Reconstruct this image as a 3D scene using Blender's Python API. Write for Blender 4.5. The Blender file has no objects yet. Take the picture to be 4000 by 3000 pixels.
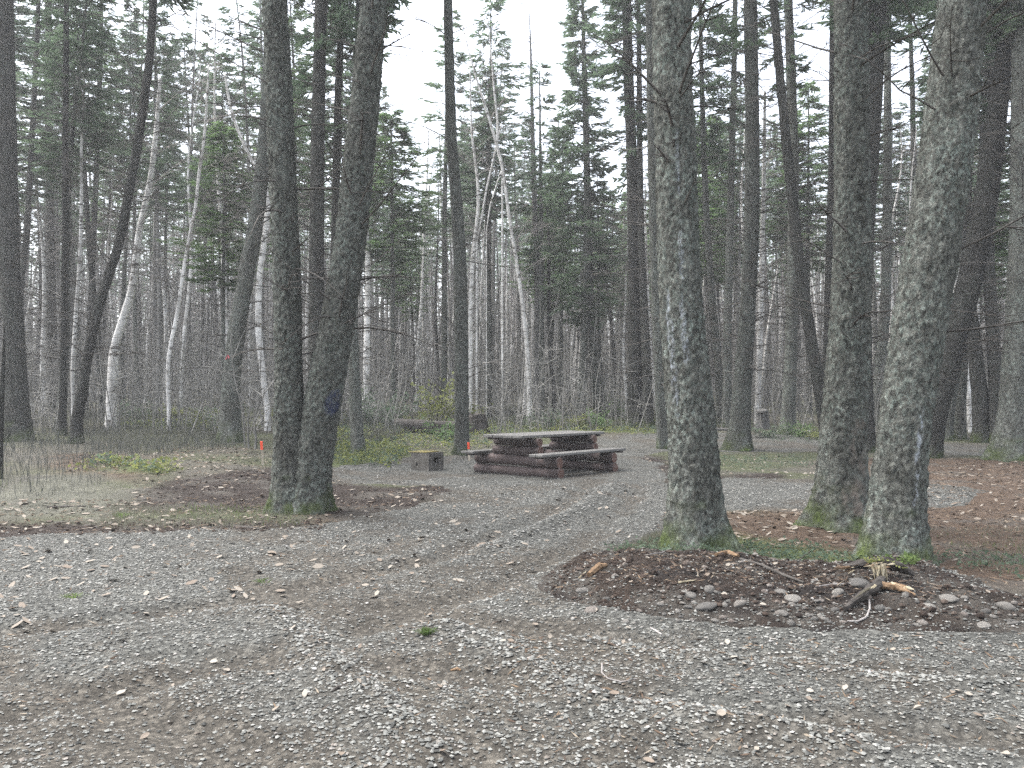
import bpy, math, random
import numpy as np
from mathutils import Vector, Quaternion

# ------------------------------------------------------------------ camera, sky, sun, exposure
SC = bpy.context.scene
COL = SC.collection
random.seed(7)
RNG = np.random.default_rng(7)
PI = math.pi
H_CAM = 1.35                      # eye height of the photographer
F, CX, YH = 3183.0, 2000.0, 1565.0  # focal length, centre column and horizon row, in photo pixels

cam_d = bpy.data.cameras.new('camera')
cam = bpy.data.objects.new('camera', cam_d)
COL.objects.link(cam)
cam.location = (0, 0, H_CAM)
cam.rotation_euler = (math.radians(90), 0, 0)
cam_d.sensor_width = 36
cam_d.lens = 36 * F / 4000
cam_d.shift_y = (YH - 1500) / 4000
cam_d.clip_start = 0.05
cam_d.clip_end = 2000
SC.camera = cam

SUN_EL, SUN_AZ = math.radians(66), math.radians(-70)   # azimuth from +Y towards +X
world = bpy.data.worlds.new('World')
SC.world = world
world.use_nodes = True
wn = world.node_tree
wn.nodes.clear()
w_out = wn.nodes.new('ShaderNodeOutputWorld')
w_bg = wn.nodes.new('ShaderNodeBackground')
w_hs = wn.nodes.new('ShaderNodeHueSaturation')
w_sky = wn.nodes.new('ShaderNodeTexSky')
w_sky.sky_type = 'NISHITA'
w_sky.sun_disc = False
w_sky.sun_elevation = SUN_EL
w_sky.sun_rotation = SUN_AZ
w_sky.air_density = 1.0
w_sky.dust_density = 4.0
w_hs.inputs['Saturation'].default_value = 0.42       # overcast: nearly colourless
w_bg.inputs['Strength'].default_value = 0.13
wn.links.new(w_sky.outputs[0], w_hs.inputs['Color'])
wn.links.new(w_hs.outputs[0], w_bg.inputs[0])
wn.links.new(w_bg.outputs[0], w_out.inputs[0])

sun_d = bpy.data.lights.new('sun', 'SUN')
sun_d.energy = 1.5
sun_d.angle = math.radians(50)
sun_d.color = (1.0, 0.99, 0.97)
sun = bpy.data.objects.new('sun', sun_d)
COL.objects.link(sun)
_sd = Vector((math.sin(SUN_AZ) * math.cos(SUN_EL), math.cos(SUN_AZ) * math.cos(SUN_EL), math.sin(SUN_EL)))
sun.rotation_euler = _sd.to_track_quat('Z', 'Y').to_euler()

vs = SC.view_settings
vs.view_transform = 'Standard'
vs.look = 'None'
vs.gamma = 1.0
vs.use_curve_mapping = False
vs.exposure = 2.35
SC.cycles.use_denoising = False
SC.cycles.sample_clamp_indirect = 6.0
SC.cycles.max_bounces = 6
SC.cycles.diffuse_bounces = 4

# ------------------------------------------------------------------ small numeric helpers
def sstep(a, b, x):
    t = np.clip((np.asarray(x, float) - a) / (b - a), 0, 1)
    return t * t * (3 - 2 * t)

_TAB = np.random.default_rng(3).random((256, 256))
def vn(x, y, seed=0):
    """smooth value noise in 0..1"""
    x = np.asarray(x, float) + seed * 17.31
    y = np.asarray(y, float) + seed * 9.77
    xi = np.floor(x).astype(int); yi = np.floor(y).astype(int)
    fx = x - xi; fy = y - yi
    fx = fx * fx * (3 - 2 * fx); fy = fy * fy * (3 - 2 * fy)
    a = _TAB[xi & 255, yi & 255]; b = _TAB[(xi + 1) & 255, yi & 255]
    c = _TAB[xi & 255, (yi + 1) & 255]; d = _TAB[(xi + 1) & 255, (yi + 1) & 255]
    return (a * (1 - fx) + b * fx) * (1 - fy) + (c * (1 - fx) + d * fx) * fy

def fbm(x, y, seed=0, oct=4):
    s, a, t = 0, 0.5, 0
    for k in range(oct):
        s = s + a * vn(x * 2 ** k, y * 2 ** k, seed + k); t += a; a *= 0.5
    return s / t

def G0(x, y):
    """the broad rise of the land away from the camera"""
    x = np.asarray(x, float); y = np.asarray(y, float)
    t = np.clip(y - 15, 0, 65)
    z = 0.042 * (np.sqrt(t * t + 9) - 3)
    z = z + 0.25 * sstep(-1.5, -5.5, x) * sstep(8.5, 14, y)
    return z

def ray_ground(px, py, fn=None):
    fn = fn or G0
    if fn is G0: d = np.concatenate([np.linspace(2.2, 30, 2200), np.linspace(30.02, 95, 1600)])
    else:
        _, dc = ray_ground(px, py)
        d = np.linspace(max(2.2, dc * 0.8 - 0.6), dc * 1.25 + 0.4, 500)
    x = (px - CX) / F * d
    z = H_CAM + (YH - py) / F * d
    below = z < fn(x, d)
    if not below.any():
        return 95.0 * (px - CX) / F, 95.0
    k = int(np.argmax(below))
    return float(x[k]), float(d[k])

def world_poly(pts):
    return np.array([ray_ground(*p) for p in pts])

def poly_sd(poly, X, Y):
    """signed distance to a polygon, positive inside"""
    X = np.asarray(X, float); Y = np.asarray(Y, float)
    best = np.full(X.shape, 1e9); ins = np.zeros(X.shape, bool)
    n = len(poly)
    for i in range(n):
        x0, y0 = poly[i]; x1, y1 = poly[(i + 1) % n]
        dx, dy = x1 - x0, y1 - y0
        t = np.clip(((X - x0) * dx + (Y - y0) * dy) / (dx * dx + dy * dy + 1e-9), 0, 1)
        best = np.minimum(best, np.hypot(X - x0 - t * dx, Y - y0 - t * dy))
        c = ((y0 > Y) != (y1 > Y))
        with np.errstate(divide='ignore', invalid='ignore'):
            xc = (x1 - x0) * (Y - y0) / (y1 - y0 if y1 != y0 else 1e-9) + x0
        ins ^= c & (X < xc)
    return np.where(ins, best, -best)

def line_dist(pts, X, Y):
    best = np.full(np.shape(X), 1e9)
    for (x0, y0), (x1, y1) in zip(pts[:-1], pts[1:]):
        dx, dy = x1 - x0, y1 - y0
        t = np.clip(((X - x0) * dx + (Y - y0) * dy) / (dx * dx + dy * dy + 1e-9), 0, 1)
        best = np.minimum(best, np.hypot(X - x0 - t * dx, Y - y0 - t * dy))
    return best

# ------------------------------------------------------------------ mesh helpers
class MB:
    """collects vertices, faces, material slots and point attributes into one mesh"""
    def __init__(s):
        s.v, s.f, s.m, s.n = [], [], [], 0
        s.attr = {}
    def add(s, v, faces, mat=0, **attr):
        v = np.asarray(v, float).reshape(-1, 3)
        for f in faces if isinstance(faces, list) else [faces]:
            f = np.asarray(f, int)
            if f.size:
                s.f.append(f + s.n); s.m.append(np.full(len(f), mat))
        for k in set(s.attr) | set(attr):
            arr = s.attr.setdefault(k, [])
            have = sum(len(a) for a in arr)
            if have < s.n: arr.append(np.zeros(s.n - have))
            if k in attr: arr.append(np.broadcast_to(np.asarray(attr[k], float), (len(v),)).copy())
        s.v.append(v); s.n += len(v)
    def mesh(s, name, mats, smooth=True):
        me = bpy.data.meshes.new(name)
        v = np.concatenate(s.v) if s.v else np.zeros((0, 3))
        me.vertices.add(len(v)); me.vertices.foreach_set('co', v.ravel())
        loops = np.concatenate([f.ravel() for f in s.f])
        tot = np.concatenate([np.full(len(f), f.shape[1]) for f in s.f])
        start = np.concatenate([[0], np.cumsum(tot)[:-1]])
        me.loops.add(len(loops)); me.loops.foreach_set('vertex_index', loops.astype(np.int32))
        me.polygons.add(len(tot))
        me.polygons.foreach_set('loop_start', start.astype(np.int32))
        me.polygons.foreach_set('material_index', np.concatenate(s.m).astype(np.int32))
        me.polygons.foreach_set('use_smooth', np.full(len(tot), bool(smooth)))
        for mt in (mats if isinstance(mats, (list, tuple)) else [mats]):
            me.materials.append(mt)
        me.update(calc_edges=True)
        for k, arr in s.attr.items():
            a = np.concatenate(arr)
            if len(a) < len(v): a = np.concatenate([a, np.zeros(len(v) - len(a))])
            at = me.attributes.new(k, 'FLOAT', 'POINT'); at.data.foreach_set('value', a.astype(np.float32))
        return me

def link(name, data, parent=None, loc=None, kind=None):
    o = bpy.data.objects.new(name, data)
    COL.objects.link(o)
    if parent is not None: o.parent = parent
    if loc is not None: o.location = loc
    if kind: o['kind'] = kind
    return o

def tag(o, label, cat, group=None):
    o['label'] = label; o['category'] = cat
    if group: o['group'] = group
    return o

def thing(name, label, cat, loc, group=None, rz=0):
    o = link(name, None, None, loc)
    o.rotation_euler = (0, 0, rz)
    return tag(o, label, cat, group)

def tube(P, R, n=3, cap=False):
    """a tube along points P with radii R; returns verts, [faces]"""
    P = np.asarray(P, float); R = np.asarray(R, float)
    T = np.gradient(P, axis=0); T /= np.linalg.norm(T, axis=1)[:, None] + 1e-9
    ref = np.array([0, 0, 1.0]) if abs(T[0][2]) < 0.8 else np.array([0.3, 1.0, 0])
    A = np.cross(T, ref); A /= np.linalg.norm(A, axis=1)[:, None] + 1e-9
    B = np.cross(T, A)
    th = np.arange(n) * 2 * PI / n
    v = P[:, None] + R[:, None, None] * (A[:, None] * np.cos(th)[None, :, None] + B[:, None] * np.sin(th)[None, :, None])
    m = len(P)
    i = np.arange(m - 1)[:, None] * n; j = np.arange(n)[None]; k = (j + 1) % n
    q = np.stack([i + j, i + k, i + n + k, i + n + j], -1).reshape(-1, 4)
    faces = [q]
    if cap:
        faces.append(np.arange(n)[None, ::-1]); faces.append((np.arange(n) + (m - 1) * n)[None])
    return v.reshape(-1, 3), faces

def box(cx, cy, cz, sx, sy, sz):
    v = np.array([[x, y, z] for x in (-.5, .5) for y in (-.5, .5) for z in (-.5, .5)]) * (sx, sy, sz) + (cx, cy, cz)
    f = np.array([[0, 1, 3, 2], [4, 6, 7, 5], [0, 4, 5, 1], [2, 3, 7, 6], [0, 2, 6, 4], [1, 5, 7, 3]])
    return v, [f]

def bevel_box(cx, cy, cz, sx, sy, sz, b=0.006):
    """box with small chamfers, 24 verts"""
    s = np.array([sx, sy, sz]) / 2
    v = []
    for sgx in (-1, 1):
        for sgy in (-1, 1):
            for sgz in (-1, 1):
                c = np.array([sgx, sgy, sgz])
                for ax in range(3):
                    p = c * s
                    q = p - c * b
                    q[ax] = p[ax]
                    v.append(q)
    v = np.array(v)
    idx = lambda x, y, z, a: (((x > 0) * 4 + (y > 0) * 2 + (z > 0)) * 3 + a)
    f4, f3 = [], []
    for ax in range(3):
        o1, o2 = [a for a in range(3) if a != ax]
        for sg in (-1, 1):
            cyc = []
            for s1, s2 in ((-1, -1), (1, -1), (1, 1), (-1, 1)):
                c = [0, 0, 0]; c[ax] = sg; c[o1] = s1; c[o2] = s2
                cyc.append(idx(*c, ax))
            f4.append(cyc)
        for s1 in (-1, 1):
            for s2 in (-1, 1):
                r = []
                for sg in (-1, 1):
                    c = [0, 0, 0]; c[ax] = sg; c[o1] = s1; c[o2] = s2
                    r.append((idx(*c, o1), idx(*c, o2)))
                f4.append([r[0][0], r[0][1], r[1][1], r[1][0]])
    for x in (-1, 1):
        for y in (-1, 1):
            for z in (-1, 1):
                f3.append([idx(x, y, z, 0), idx(x, y, z, 1), idx(x, y, z, 2)])
    return v + (cx, cy, cz), [np.array(f4), np.array(f3)]

def ico(sub=1):
    t = (1 + 5 ** .5) / 2
    v = [(-1, t, 0), (1, t, 0), (-1, -t, 0), (1, -t, 0), (0, -1, t), (0, 1, t), (0, -1, -t), (0, 1, -t), (t, 0, -1), (t, 0, 1), (-t, 0, -1), (-t, 0, 1)]
    f = [(0, 11, 5), (0, 5, 1), (0, 1, 7), (0, 7, 10), (0, 10, 11), (1, 5, 9), (5, 11, 4), (11, 10, 2), (10, 7, 6), (7, 1, 8),
         (3, 9, 4), (3, 4, 2), (3, 2, 6), (3, 6, 8), (3, 8, 9), (4, 9, 5), (2, 4, 11), (6, 2, 10), (8, 6, 7), (9, 8, 1)]
    v = [np.array(p) / np.linalg.norm(p) for p in v]
    for _ in range(sub):
        mid, nf = {}, []
        def m(a, b):
            k = (min(a, b), max(a, b))
            if k not in mid:
                p = v[a] + v[b]; v.append(p / np.linalg.norm(p)); mid[k] = len(v) - 1
            return mid[k]
        for a, b, c in f:
            ab, bc, ca = m(a, b), m(b, c), m(c, a)
            nf += [(a, ab, ca), (b, bc, ab), (c, ca, bc), (ab, bc, ca)]
        f = nf
    return np.array(v), np.array(f)

def worley(u, v, period_u, seed=0):
    """F1, F2 of jittered cells, periodic in u"""
    r = np.random.default_rng(seed).random((512, 512, 2))
    ui = np.floor(u).astype(int); vi = np.floor(v).astype(int)
    F1 = np.full(u.shape, 9.0); F2 = F1.copy(); ID = np.zeros(u.shape)
    for a in (-1, 0, 1):
        for b in (-1, 0, 1):
            cu, cv = ui + a, vi + b
            j = r[(cu % period_u) & 511, cv & 511]
            d = np.hypot(cu + j[..., 0] - u, cv + j[..., 1] - v)
            nf = d < F1
            F2 = np.where(nf, F1, np.minimum(F2, d)); ID = np.where(nf, j[..., 0], ID); F1 = np.where(nf, d, F1)
    return F1, F2, ID

# ------------------------------------------------------------------ materials
class NT:
    def __init__(s, name, rough=0.9, spec=0.25):
        s.m = bpy.data.materials.new(name); s.m.use_nodes = True
        s.t = s.m.node_tree; s.t.nodes.clear()
        s.out = s.t.nodes.new('ShaderNodeOutputMaterial')
        s.b = s.t.nodes.new('ShaderNodeBsdfPrincipled')
        s.b.inputs['Roughness'].default_value = rough
        s.b.inputs['Specular IOR Level'].default_value = spec
        s.t.links.new(s.b.outputs[0], s.out.inputs[0])
    def n(s, typ, **kw):
        x = s.t.nodes.new(typ)
        for k, v in kw.items(): setattr(x, k, v)
        return x
    def L(s, a, b): s.t.links.new(a, b)
    def put(s, inp, val):
        if hasattr(val, 'is_linked') or isinstance(val, bpy.types.NodeSocket): s.L(val, inp)
        else: inp.default_value = (*val, 1) if isinstance(val, tuple) and len(val) == 3 and inp.type == 'RGBA' else val
    def coord(s, scale=(1, 1, 1), kind='Object'):
        c = s.n('ShaderNodeTexCoord'); mp = s.n('ShaderNodeMapping')
        mp.inputs['Scale'].default_value = scale
        s.L(c.outputs[kind], mp.inputs[0]); return mp.outputs[0]
    def noise(s, vec, scale, detail=4, rough=0.6, dist=0):
        x = s.n('ShaderNodeTexNoise'); s.L(vec, x.inputs['Vector'])
        x.inputs['Scale'].default_value = scale; x.inputs['Detail'].default_value = detail
        x.inputs['Roughness'].default_value = rough; x.inputs['Distortion'].default_value = dist
        return x.outputs[0]
    def vor(s, vec, scale, feature='F1', out=0, rnd=1):
        x = s.n('ShaderNodeTexVoronoi', feature=feature); s.L(vec, x.inputs['Vector'])
        x.inputs['Scale'].default_value = scale; x.inputs['Randomness'].default_value = rnd
        return x.outputs[out]
    def ramp(s, val, stops):
        x = s.n('ShaderNodeValToRGB'); s.L(val, x.inputs[0]); e = x.color_ramp.elements
        while len(e) < len(stops): e.new(0.5)
        for el, (p, c) in zip(e, stops):
            el.position = p; el.color = (c, c, c, 1) if not isinstance(c, tuple) else (*c, 1)
        return x.outputs[0]
    def mix(s, fac, a, b, mode='MIX'):
        x = s.n('ShaderNodeMix', data_type='RGBA', blend_type=mode)
        s.put(x.inputs[0], fac); s.put(x.inputs[6], a); s.put(x.inputs[7], b); return x.outputs[2]
    def math(s, op, a, b=0.0):
        x = s.n('ShaderNodeMath', operation=op); s.put(x.inputs[0], a); s.put(x.inputs[1], b); return x.outputs[0]
    def attr(s, name, out='Fac', typ='GEOMETRY'):
        x = s.n('ShaderNodeAttribute', attribute_name=name, attribute_type=typ); return x.outputs[out]
    def rnd(s): return s.n('ShaderNodeObjectInfo').outputs['Random']
    def col(s, val): s.put(s.b.inputs['Base Color'], val)
    def bump(s, h, strength=0.5, dist=0.02):
        x = s.n('ShaderNodeBump'); x.inputs['Strength'].default_value = strength; x.inputs['Distance'].default_value = dist
        s.L(h, x.inputs['Height']); s.L(x.outputs[0], s.b.inputs['Normal'])

def mat_bark(name, dark, mid, lichen, lich_amt, scale=1.0):
    k = NT(name, 0.95, 0.1)
    v = k.coord((1, 1, 0.45))
    n1 = k.noise(v, 9 * scale, 6, 0.65)
    n2 = k.noise(v, 38 * scale, 4, 0.7)
    vo = k.vor(v, 26 * scale, 'DISTANCE_TO_EDGE')
    base = k.mix(k.ramp(n1, [(0.3, 0.0), (0.72, 1.0)]), dark, mid)
    crack = k.ramp(vo, [(0.0, 0.35), (0.12, 1.0)])
    base = k.mix(0.45, base, crack, 'MULTIPLY')
    base = k.mix(0.8, base, k.ramp(k.noise(k.coord((1, 1, 0.4)), 26 * scale, 6, 0.72, 0.8), [(0.38, 0.22), (0.48, 0.95), (0.66, 1.35)]), 'MULTIPLY')
    rel = k.attr('rel')                                       # 0 in furrows, 1 on the plates
    v2 = k.coord((1, 1, 0.8))
    li = k.math('MULTIPLY', k.ramp(k.noise(v2, 27 * scale, 5, 0.78), [(0.48, 0.0), (0.56, 1.0)]),
                k.ramp(k.noise(v2, 2.2, 3, 0.6), [(0.35, 0.1), (0.65, 1.0)]))
    base = k.mix(k.math('MULTIPLY', li, lich_amt), base, lichen)
    n3 = k.noise(k.coord((1, 1, 0.7)), 95 * scale, 3, 0.7)
    base = k.mix(0.85, base, k.ramp(n3, [(0.32, 0.55), (0.5, 0.98), (0.66, 1.5)]), 'MULTIPLY')
    fk = k.n('ShaderNodeSeparateColor'); k.L(k.vor(k.coord((1, 1, 0.75)), 42 * scale, 'F1', 1), fk.inputs[0])
    base = k.mix(0.7, base, k.ramp(fk.outputs[0], [(0.0, 0.5), (0.55, 1.0), (0.85, 1.15), (1.0, 1.9)]), 'MULTIPLY')
    base = k.mix(k.attr('moss'), base, k.mix(k.ramp(n2, [(0.4, 0.0), (0.6, 1.0)]), (0.03, 0.042, 0.013), (0.075, 0.10, 0.028)))
    base = k.mix(k.math('MULTIPLY', k.attr('scar'), k.ramp(n1, [(0.42, 0.0), (0.6, 0.8)])), base, (0.165, 0.14, 0.118))
    base = k.mix(k.math('MULTIPLY', k.attr('resin'), k.ramp(n2, [(0.47, 0.0), (0.6, 0.75)])), base, (0.36, 0.385, 0.41))
    base = k.mix(k.math('MULTIPLY', k.attr('paint'), k.ramp(n2, [(0.36, 0.1), (0.56, 0.8)])), base, (0.022, 0.032, 0.085))
    hv = k.n('ShaderNodeHueSaturation')
    k.L(base, hv.inputs['Color'])
    k.L(k.math('ADD', k.math('MULTIPLY', k.rnd(), 0.5), 0.75), hv.inputs['Value'])
    k.col(hv.outputs[0])
    k.bump(k.math('ADD', k.math('MULTIPLY', n1, 0.6), k.math('MULTIPLY', n3, 0.5)), 0.9, 0.05)
    return k.m

M = {}
M['bark'] = mat_bark('grey_lichen_bark', (0.058, 0.057, 0.049), (0.138, 0.14, 0.123), (0.20, 0.235, 0.205), 0.65)
M['bark_dark'] = mat_bark('dark_bark', (0.027, 0.026, 0.023), (0.066, 0.063, 0.057), (0.10, 0.118, 0.10), 0.5)

M['bark_far'] = mat_bark('brightened_far_bark', (0.12, 0.115, 0.108), (0.31, 0.30, 0.285), (0.36, 0.37, 0.345), 0.4)  # paler bark copy: skylight on the far trunks is put into the colour
def mat_birch():
    k = NT('birch_bark', 0.8, 0.2)
    v = k.coord((0.7, 0.7, 2.0))
    n = k.noise(v, 3.1, 6, 0.75)
    n2 = k.noise(k.coord((1, 1, 1)), 2.5, 3)
    b = k.mix(k.ramp(n, [(0.38, 0.0), (0.47, 1.0)]), (0.09, 0.08, 0.07), (0.75, 0.735, 0.71))
    b = k.mix(k.ramp(n2, [(0.4, 0.0), (0.75, 0.7)]), b, (0.2, 0.18, 0.15))
    hv = k.n('ShaderNodeHueSaturation'); k.L(b, hv.inputs['Color'])
    k.L(k.math('ADD', k.math('MULTIPLY', k.rnd(), 0.4), 0.8), hv.inputs['Value'])
    k.col(hv.outputs[0]); k.bump(n, 0.3, 0.01)
    return k.m
M['birch'] = mat_birch()

def mat_twig(name, c0, c1):
    k = NT(name, 0.95, 0.1)
    nz = k.ramp(k.noise(k.coord((1, 1, 0.15)), 5, 3), [(0.36, 0.0), (0.64, 1.0)])
    k.col(k.mix(k.math('ADD', k.math('MULTIPLY', k.rnd(), 0.3), k.math('MULTIPLY', nz, 0.7)), c0, c1))
    return k.m
M['twig'] = mat_twig('dead_twig_bark', (0.035, 0.032, 0.028), (0.10, 0.092, 0.083))
M['twig_far'] = mat_twig('brightened_far_twigs', (0.11, 0.104, 0.096), (0.28, 0.265, 0.248))  # dead twigs lightened so the colour carries the light in the far woods
M['twig_grey'] = mat_twig('grey_brush', (0.09, 0.087, 0.078), (0.29, 0.282, 0.262))
M['brush'] = mat_twig('low_dry_brush', (0.07, 0.072, 0.062), (0.145, 0.147, 0.125))
M['twig_birch'] = mat_twig('birch_twig', (0.14, 0.128, 0.12), (0.30, 0.28, 0.265))

def mat_needles(name, dark, light):
    k = NT(name, 0.7, 0.25)
    f = k.math('ADD', k.math('MULTIPLY', k.attr('leaf'), 0.55), k.math('MULTIPLY', k.rnd(), 0.45))
    k.col(k.mix(f, dark, light))
    tr = k.n('ShaderNodeBsdfTranslucent'); k.L(k.b.inputs['Base Color'].links[0].from_socket, tr.inputs[0])
    mx = k.n('ShaderNodeMixShader'); mx.inputs[0].default_value = 0.5
    k.L(k.b.outputs[0], mx.inputs[1]); k.L(tr.outputs[0], mx.inputs[2]); k.L(mx.outputs[0], k.out.inputs[0])
    return k.m
M['needle'] = mat_needles('fir_needles', (0.058, 0.094, 0.058), (0.13, 0.185, 0.108))
M['needle_young'] = mat_needles('young_fir_needles', (0.06, 0.11, 0.04), (0.15, 0.23, 0.09))
M['leafgreen'] = mat_needles('ground_plant_leaf', (0.05, 0.08, 0.05), (0.12, 0.16, 0.105))
M['leafyellow'] = mat_needles('moss_and_yellow_green_plant', (0.10, 0.12, 0.035), (0.22, 0.24, 0.08))
M['grass_dry'] = mat_needles('dry_grass', (0.10, 0.10, 0.074), (0.21, 0.205, 0.155))
M['grass_green'] = mat_needles('green_grass', (0.06, 0.10, 0.03), (0.14, 0.19, 0.06))

def mat_deadleaf():
    k = NT('fallen_leaf', 0.75, 0.2)
    f = k.math('ADD', k.math('MULTIPLY', k.attr('leaf'), 0.5), k.math('MULTIPLY', k.rnd(), 0.5))
    c = k.ramp(f, [(0.0, (0.09, 0.062, 0.045)), (0.3, (0.155, 0.128, 0.102)), (0.65, (0.21, 0.187, 0.156)), (1.0, (0.28, 0.258, 0.222))])
    k.col(k.mix(0.35, c, k.ramp(k.noise(k.coord(), 60, 3), [(0.3, 0.6), (0.7, 1.1)]), 'MULTIPLY'))
    return k.m
M['leaf'] = mat_deadleaf()

def mat_vcol(name, noise_scales, amt, bump, rough=0.95, dist=0.02):
    """surface whose regions carry their own colour in the attribute Col"""
    k = NT(name, rough, 0.15)
    v = k.coord()
    c = k.attr('Col', 'Color')
    h = None
    for sc, am in zip(noise_scales, amt):
        n = k.noise(v, sc, 5, 0.7)
        c = k.mix(am, c, k.ramp(n, [(0.3, 0.25), (0.55, 1.0), (0.8, 2.0)]), 'MULTIPLY')
        h = n if h is None else k.math('ADD', h, k.math('MULTIPLY', n, 0.4))
    k.col(c); k.bump(h, bump, dist)
    return k
kk = mat_vcol('forest_floor', (3, 18, 70), (0.35, 0.6, 0.7), 0.9, dist=0.04)
M['floor'] = kk.m
kk = mat_vcol('gravel_and_fines', (1.3, 25, 90), (0.25, 0.45, 0.65), 0.9, dist=0.025)
_v = kk.coord()
_vc = kk.vor(_v, 38, 'F1', 1); _vd = kk.vor(_v, 38, 'F1', 0)
_src = kk.b.inputs['Base Color'].links[0].from_socket
_sep = kk.n('ShaderNodeSeparateColor'); kk.L(_vc, _sep.inputs[0])
_g = kk.mix(0.7, _src, kk.ramp(_sep.outputs[0], [(0.0, 0.45), (0.6, 1.0), (1.0, 1.9)]), 'MULTIPLY')
kk.col(kk.mix(0.5, _g, kk.ramp(_vd, [(0.2, 1.0), (0.75, 0.35)]), 'MULTIPLY'))
M['road'] = kk.m
kk = mat_vcol('dug_soil', (4, 24, 80), (0.4, 0.65, 0.7), 1.0, dist=0.05)
M['soil'] = kk.m

def mat_stone():
    k = NT('stone', 0.85, 0.3)
    c = k.ramp(k.rnd(), [(0.0, (0.095, 0.091, 0.084)), (0.4, (0.14, 0.132, 0.12)), (0.75, (0.205, 0.192, 0.172)), (1.0, (0.15, 0.124, 0.108))])
    n = k.noise(k.coord(), 14, 5, 0.7)
    k.col(k.mix(0.6, c, k.ramp(n, [(0.3, 0.4), (0.7, 1.25)]), 'MULTIPLY')); k.bump(n, 0.7, 0.03)
    return k.m
M['stone'] = mat_stone()
def mat_pebble():
    k = NT('pebble', 0.85, 0.3)
    c = k.ramp(k.attr('leaf'), [(0.0, (0.030, 0.0305, 0.028)), (0.3, (0.079, 0.080, 0.074)), (0.6, (0.142, 0.143, 0.131)), (0.85, (0.22, 0.219, 0.202)), (0.93, (0.12, 0.10, 0.082)), (1.0, (0.28, 0.27, 0.255))])
    k.col(c)
    return k.m
M['pebble'] = mat_pebble()
def mat_attr(name, stops):
    k = NT(name, 0.95, 0.1); k.col(k.ramp(k.attr('leaf'), stops)); return k.m
M['clod'] = mat_attr('soil_clods', [(0.0, (0.019, 0.015, 0.013)), (0.6, (0.042, 0.031, 0.025)), (0.88, (0.075, 0.060, 0.05)), (1.0, (0.16, 0.145, 0.13))])
M['duff'] = mat_attr('dead_needles_and_bark_bits', [(0.0, (0.06, 0.045, 0.036)), (0.4, (0.08, 0.056, 0.04)), (0.8, (0.12, 0.088, 0.06)), (1.0, (0.18, 0.155, 0.122))])

def mat_wood(name, c0, c1, sc=(2, 30, 30), bump=0.3, rough=0.8, spec=0.25):
    k = NT(name, rough, spec)
    v = k.coord(sc)
    n = k.noise(v, 1.5, 5, 0.65); n2 = k.noise(k.coord(), 5, 4)
    c = k.mix(k.ramp(n, [(0.3, 0.0), (0.7, 1.0)]), c0, c1)
    c = k.mix(0.5, c, k.ramp(n2, [(0.3, 0.6), (0.7, 1.15)]), 'MULTIPLY')
    hv = k.n('ShaderNodeHueSaturation'); k.L(c, hv.inputs['Color'])
    k.L(k.math('ADD', k.math('MULTIPLY', k.rnd(), 0.3), 0.85), hv.inputs['Value'])
    k.col(hv.outputs[0]); k.bump(n, bump, 0.01)
    return k.m
M['log_paint'] = mat_wood('maroon_brown_log_stain', (0.040, 0.029, 0.027), (0.088, 0.067, 0.063), (1.2, 14, 14))
M['log_end'] = mat_wood('brown_log_end', (0.07, 0.038, 0.03), (0.13, 0.075, 0.058), (8, 8, 8))
M['plank'] = mat_wood('weathered_plank', (0.075, 0.072, 0.067), (0.175, 0.169, 0.159), (1.2, 26, 26))
M['plank_dark'] = mat_wood('dark_batten', (0.05, 0.042, 0.04), (0.10, 0.085, 0.08))
M['stakewood'] = mat_wood('bare_lath', (0.38, 0.33, 0.25), (0.55, 0.49, 0.39), (20, 20, 2))
M['rotten'] = mat_wood('rotten_wood', (0.018, 0.015, 0.013), (0.075, 0.066, 0.058), (2, 14, 14), 0.8)
M['splinter'] = mat_wood('fresh_split_wood', (0.20, 0.165, 0.10), (0.36, 0.32, 0.235), (4, 20, 20), 0.5)
M['splinter_orange'] = mat_wood('orange_split_wood', (0.10, 0.062, 0.034), (0.21, 0.138, 0.08), (4, 20, 20), 0.5)
M['concrete'] = mat_wood('stained_concrete', (0.05, 0.046, 0.04), (0.135, 0.125, 0.11), (6, 6, 6), 0.3)
M['rust'] = mat_wood('rusted_steel', (0.06, 0.05, 0.025), (0.17, 0.14, 0.04), (9, 9, 9), 0.3)
def flat(name, c, rough=0.6):
    k = NT(name, rough, 0.3); n = k.noise(k.coord(), 40, 3)
    k.col(k.mix(0.3, c, k.ramp(n, [(0.3, 0.7), (0.7, 1.1)]), 'MULTIPLY')); return k.m
M['orange'] = flat('orange_marker_paint', (0.85, 0.10, 0.045))
M['pinktape'] = flat('pink_flagging', (0.75, 0.10, 0.14))
M['white'] = flat('white_plastic', (0.8, 0.8, 0.8))

# ------------------------------------------------------------------ thin grey air between the trunks
def haze():
    k = bpy.data.materials.new('thin_haze'); k.use_nodes = True; t = k.node_tree; t.nodes.clear()
    o = t.nodes.new('ShaderNodeOutputMaterial'); v = t.nodes.new('ShaderNodeVolumePrincipled')
    v.inputs['Color'].default_value = (0.92, 0.93, 0.95, 1); v.inputs['Density'].default_value = HAZE; v.inputs['Anisotropy'].default_value = 0.2
    t.links.new(v.outputs[0], o.inputs['Volume'])
    b = MB(); vv, f = box(0, 170, 13.5, 620, 480, 35); b.add(vv, f)
    link('haze', b.mesh('haze', k, False), None, None, 'stuff')
HAZE = 0.0018
haze()

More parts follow.
